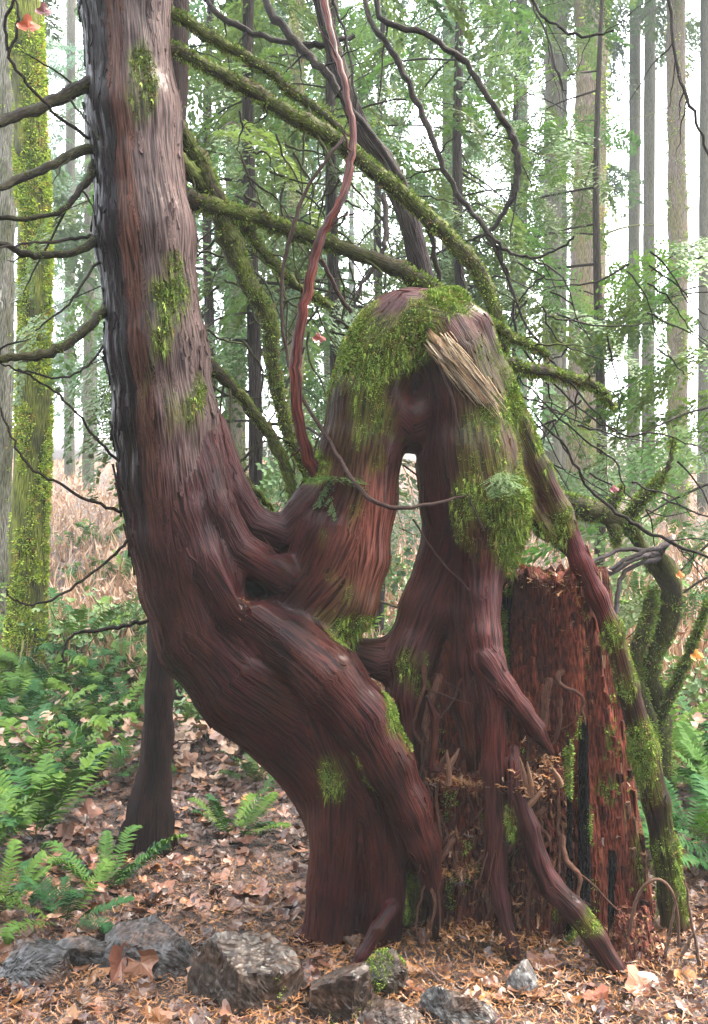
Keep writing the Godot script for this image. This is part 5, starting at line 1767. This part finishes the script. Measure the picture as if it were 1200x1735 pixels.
# ---------- the mossy dead shrub right of the stump ----------
func build_snag():
	var o := thing("mossy_shrub", "gnarled dead shrub thick with moss standing right of the stump", "shrub", base_at(1120, 1300))
	var mg := Color(0.1, 0.1, 0.03)
	var dk := Color(0.035, 0.025, 0.02)
	var xf := []
	var co := []
	for b in [[[1120, 1330, 4.6, 24], [1112, 1200, 4.5, 20], [1100, 1130, 4.4, 17], [1125, 1075, 4.35, 16], [1140, 1010, 4.3, 17], [1130, 960, 4.28, 14], [1115, 935, 4.25, 9]],
			[[1105, 1260, 4.5, 16], [1085, 1180, 4.4, 14], [1080, 1110, 4.35, 13], [1095, 1060, 4.3, 12], [1105, 1000, 4.3, 7]],
			[[1110, 1230, 4.5, 9], [1150, 1150, 4.4, 8], [1175, 1090, 4.35, 5], [1200, 1020, 4.3, 3]],
			[[1135, 1000, 4.3, 12], [1100, 950, 4.3, 11], [1070, 895, 4.25, 12], [1030, 872, 4.2, 17], [990, 862, 4.15, 18], [950, 850, 4.1, 17]],
			[[1030, 872, 4.2, 11], [1042, 900, 4.2, 10], [1046, 925, 4.2, 4]],
			[[1060, 890, 4.25, 10], [1085, 850, 4.2, 9], [1115, 818, 4.2, 7], [1135, 785, 4.2, 4], [1140, 745, 4.2, 2]],
			[[1030, 868, 4.2, 7], [1045, 840, 4.18, 6], [1055, 825, 4.18, 3]]]:
		var line := limb(o, "stem", b, mg, dk, M.twig, {"sides": 9, "rough": 0.3, "bend": 0.01})
		moss_on_line(xf, co, line, 900.0, 0.026, -0.3, 0.25)
	for b in [[[1115, 940, 4.25, 7], [1135, 915, 4.2, 6], [1125, 925, 4.1, 5], [1090, 935, 4.05, 4], [1040, 960, 4.0, 4], [1010, 985, 4.0, 3]],
			[[1110, 940, 4.25, 6], [1080, 945, 4.1, 4], [1030, 975, 4.0, 4], [1000, 1000, 3.95, 3]],
			[[1120, 945, 4.25, 5], [1070, 960, 4.1, 4], [1050, 990, 4.0, 4], [1045, 1040, 3.95, 5]],
			[[1120, 940, 4.25, 5], [1060, 930, 4.1, 4], [1010, 950, 4.0, 3], [995, 970, 3.95, 2]]]:
		limb(o, "twig", b, dk, Color(0.09, 0.07, 0.075), M.twig, {"sides": 6, "bend": 0.01})
	many("moss", tufts[0], M.moss, xf, co, o)
	# orange leaves still hanging on it, and the russet leaves hung in the branches
	var hung := [[1152, 975, 4.2, 0.06, Color(0.45, 0.14, 0.02), "bright orange leaf hanging beside the mossy shrub's top"], [1180, 1112, 4.2, 0.09, Color(0.5, 0.19, 0.02), "bright orange leaf low beside the mossy shrub"], [540, 575, 3.6, 0.07, Color(0.2, 0.035, 0.02), "dark red dead leaf caught in twigs by the red shoot"], [48, 45, 2.9, 0.09, Color(0.35, 0.07, 0.02), "russet dead leaf hung from a twig before the mossy trunk"], [75, 20, 2.9, 0.07, Color(0.16, 0.05, 0.045), "purple brown dead leaf hung over the mossy trunk"], [1040, 830, 4.1, 0.06, Color(0.18, 0.03, 0.04), "wine red withered leaf on the mossy shrub's arm"]]
	for h in hung:
		var m: StandardMaterial3D = M.litter.duplicate()
		m.albedo_color = h[4].linear_to_srgb()
		var l := MeshInstance3D.new()
		l.name = numbered("hanging_leaf")
		l.mesh = leaves[rng.randi() % 5]
		l.material_override = m
		l.transform = frame(P(h[0], h[1], h[2]), Vector3(0.3, 0.2, 1), Vector3.ONE * h[3] * 0.8, 1.5)
		add_child(l)
		tag(l, h[5], "leaf", "")

func _ready():
	rng.seed = 20
	nz.seed = 4
	nz.noise_type = FastNoiseLite.TYPE_SIMPLEX_SMOOTH
	nz.frequency = 0.1
	nz.fractal_octaves = 3
	nz2.seed = 9
	nz2.noise_type = FastNoiseLite.TYPE_SIMPLEX_SMOOTH
	nz2.frequency = 0.35
	nz2.fractal_octaves = 2
	set_view()
	make_materials()
	make_shapes()
	var t0 := Time.get_ticks_msec()
	build_ground(); print("ground ", Time.get_ticks_msec() - t0)
	build_tree(); print("tree ", Time.get_ticks_msec() - t0)
	build_stump(); print("stump ", Time.get_ticks_msec() - t0)
	build_forest(); print("forest ", Time.get_ticks_msec() - t0)
	build_understory(); print("understory ", Time.get_ticks_msec() - t0)
	build_snag()
	build_stones()
	build_litter(); print("all ", Time.get_ticks_msec() - t0)
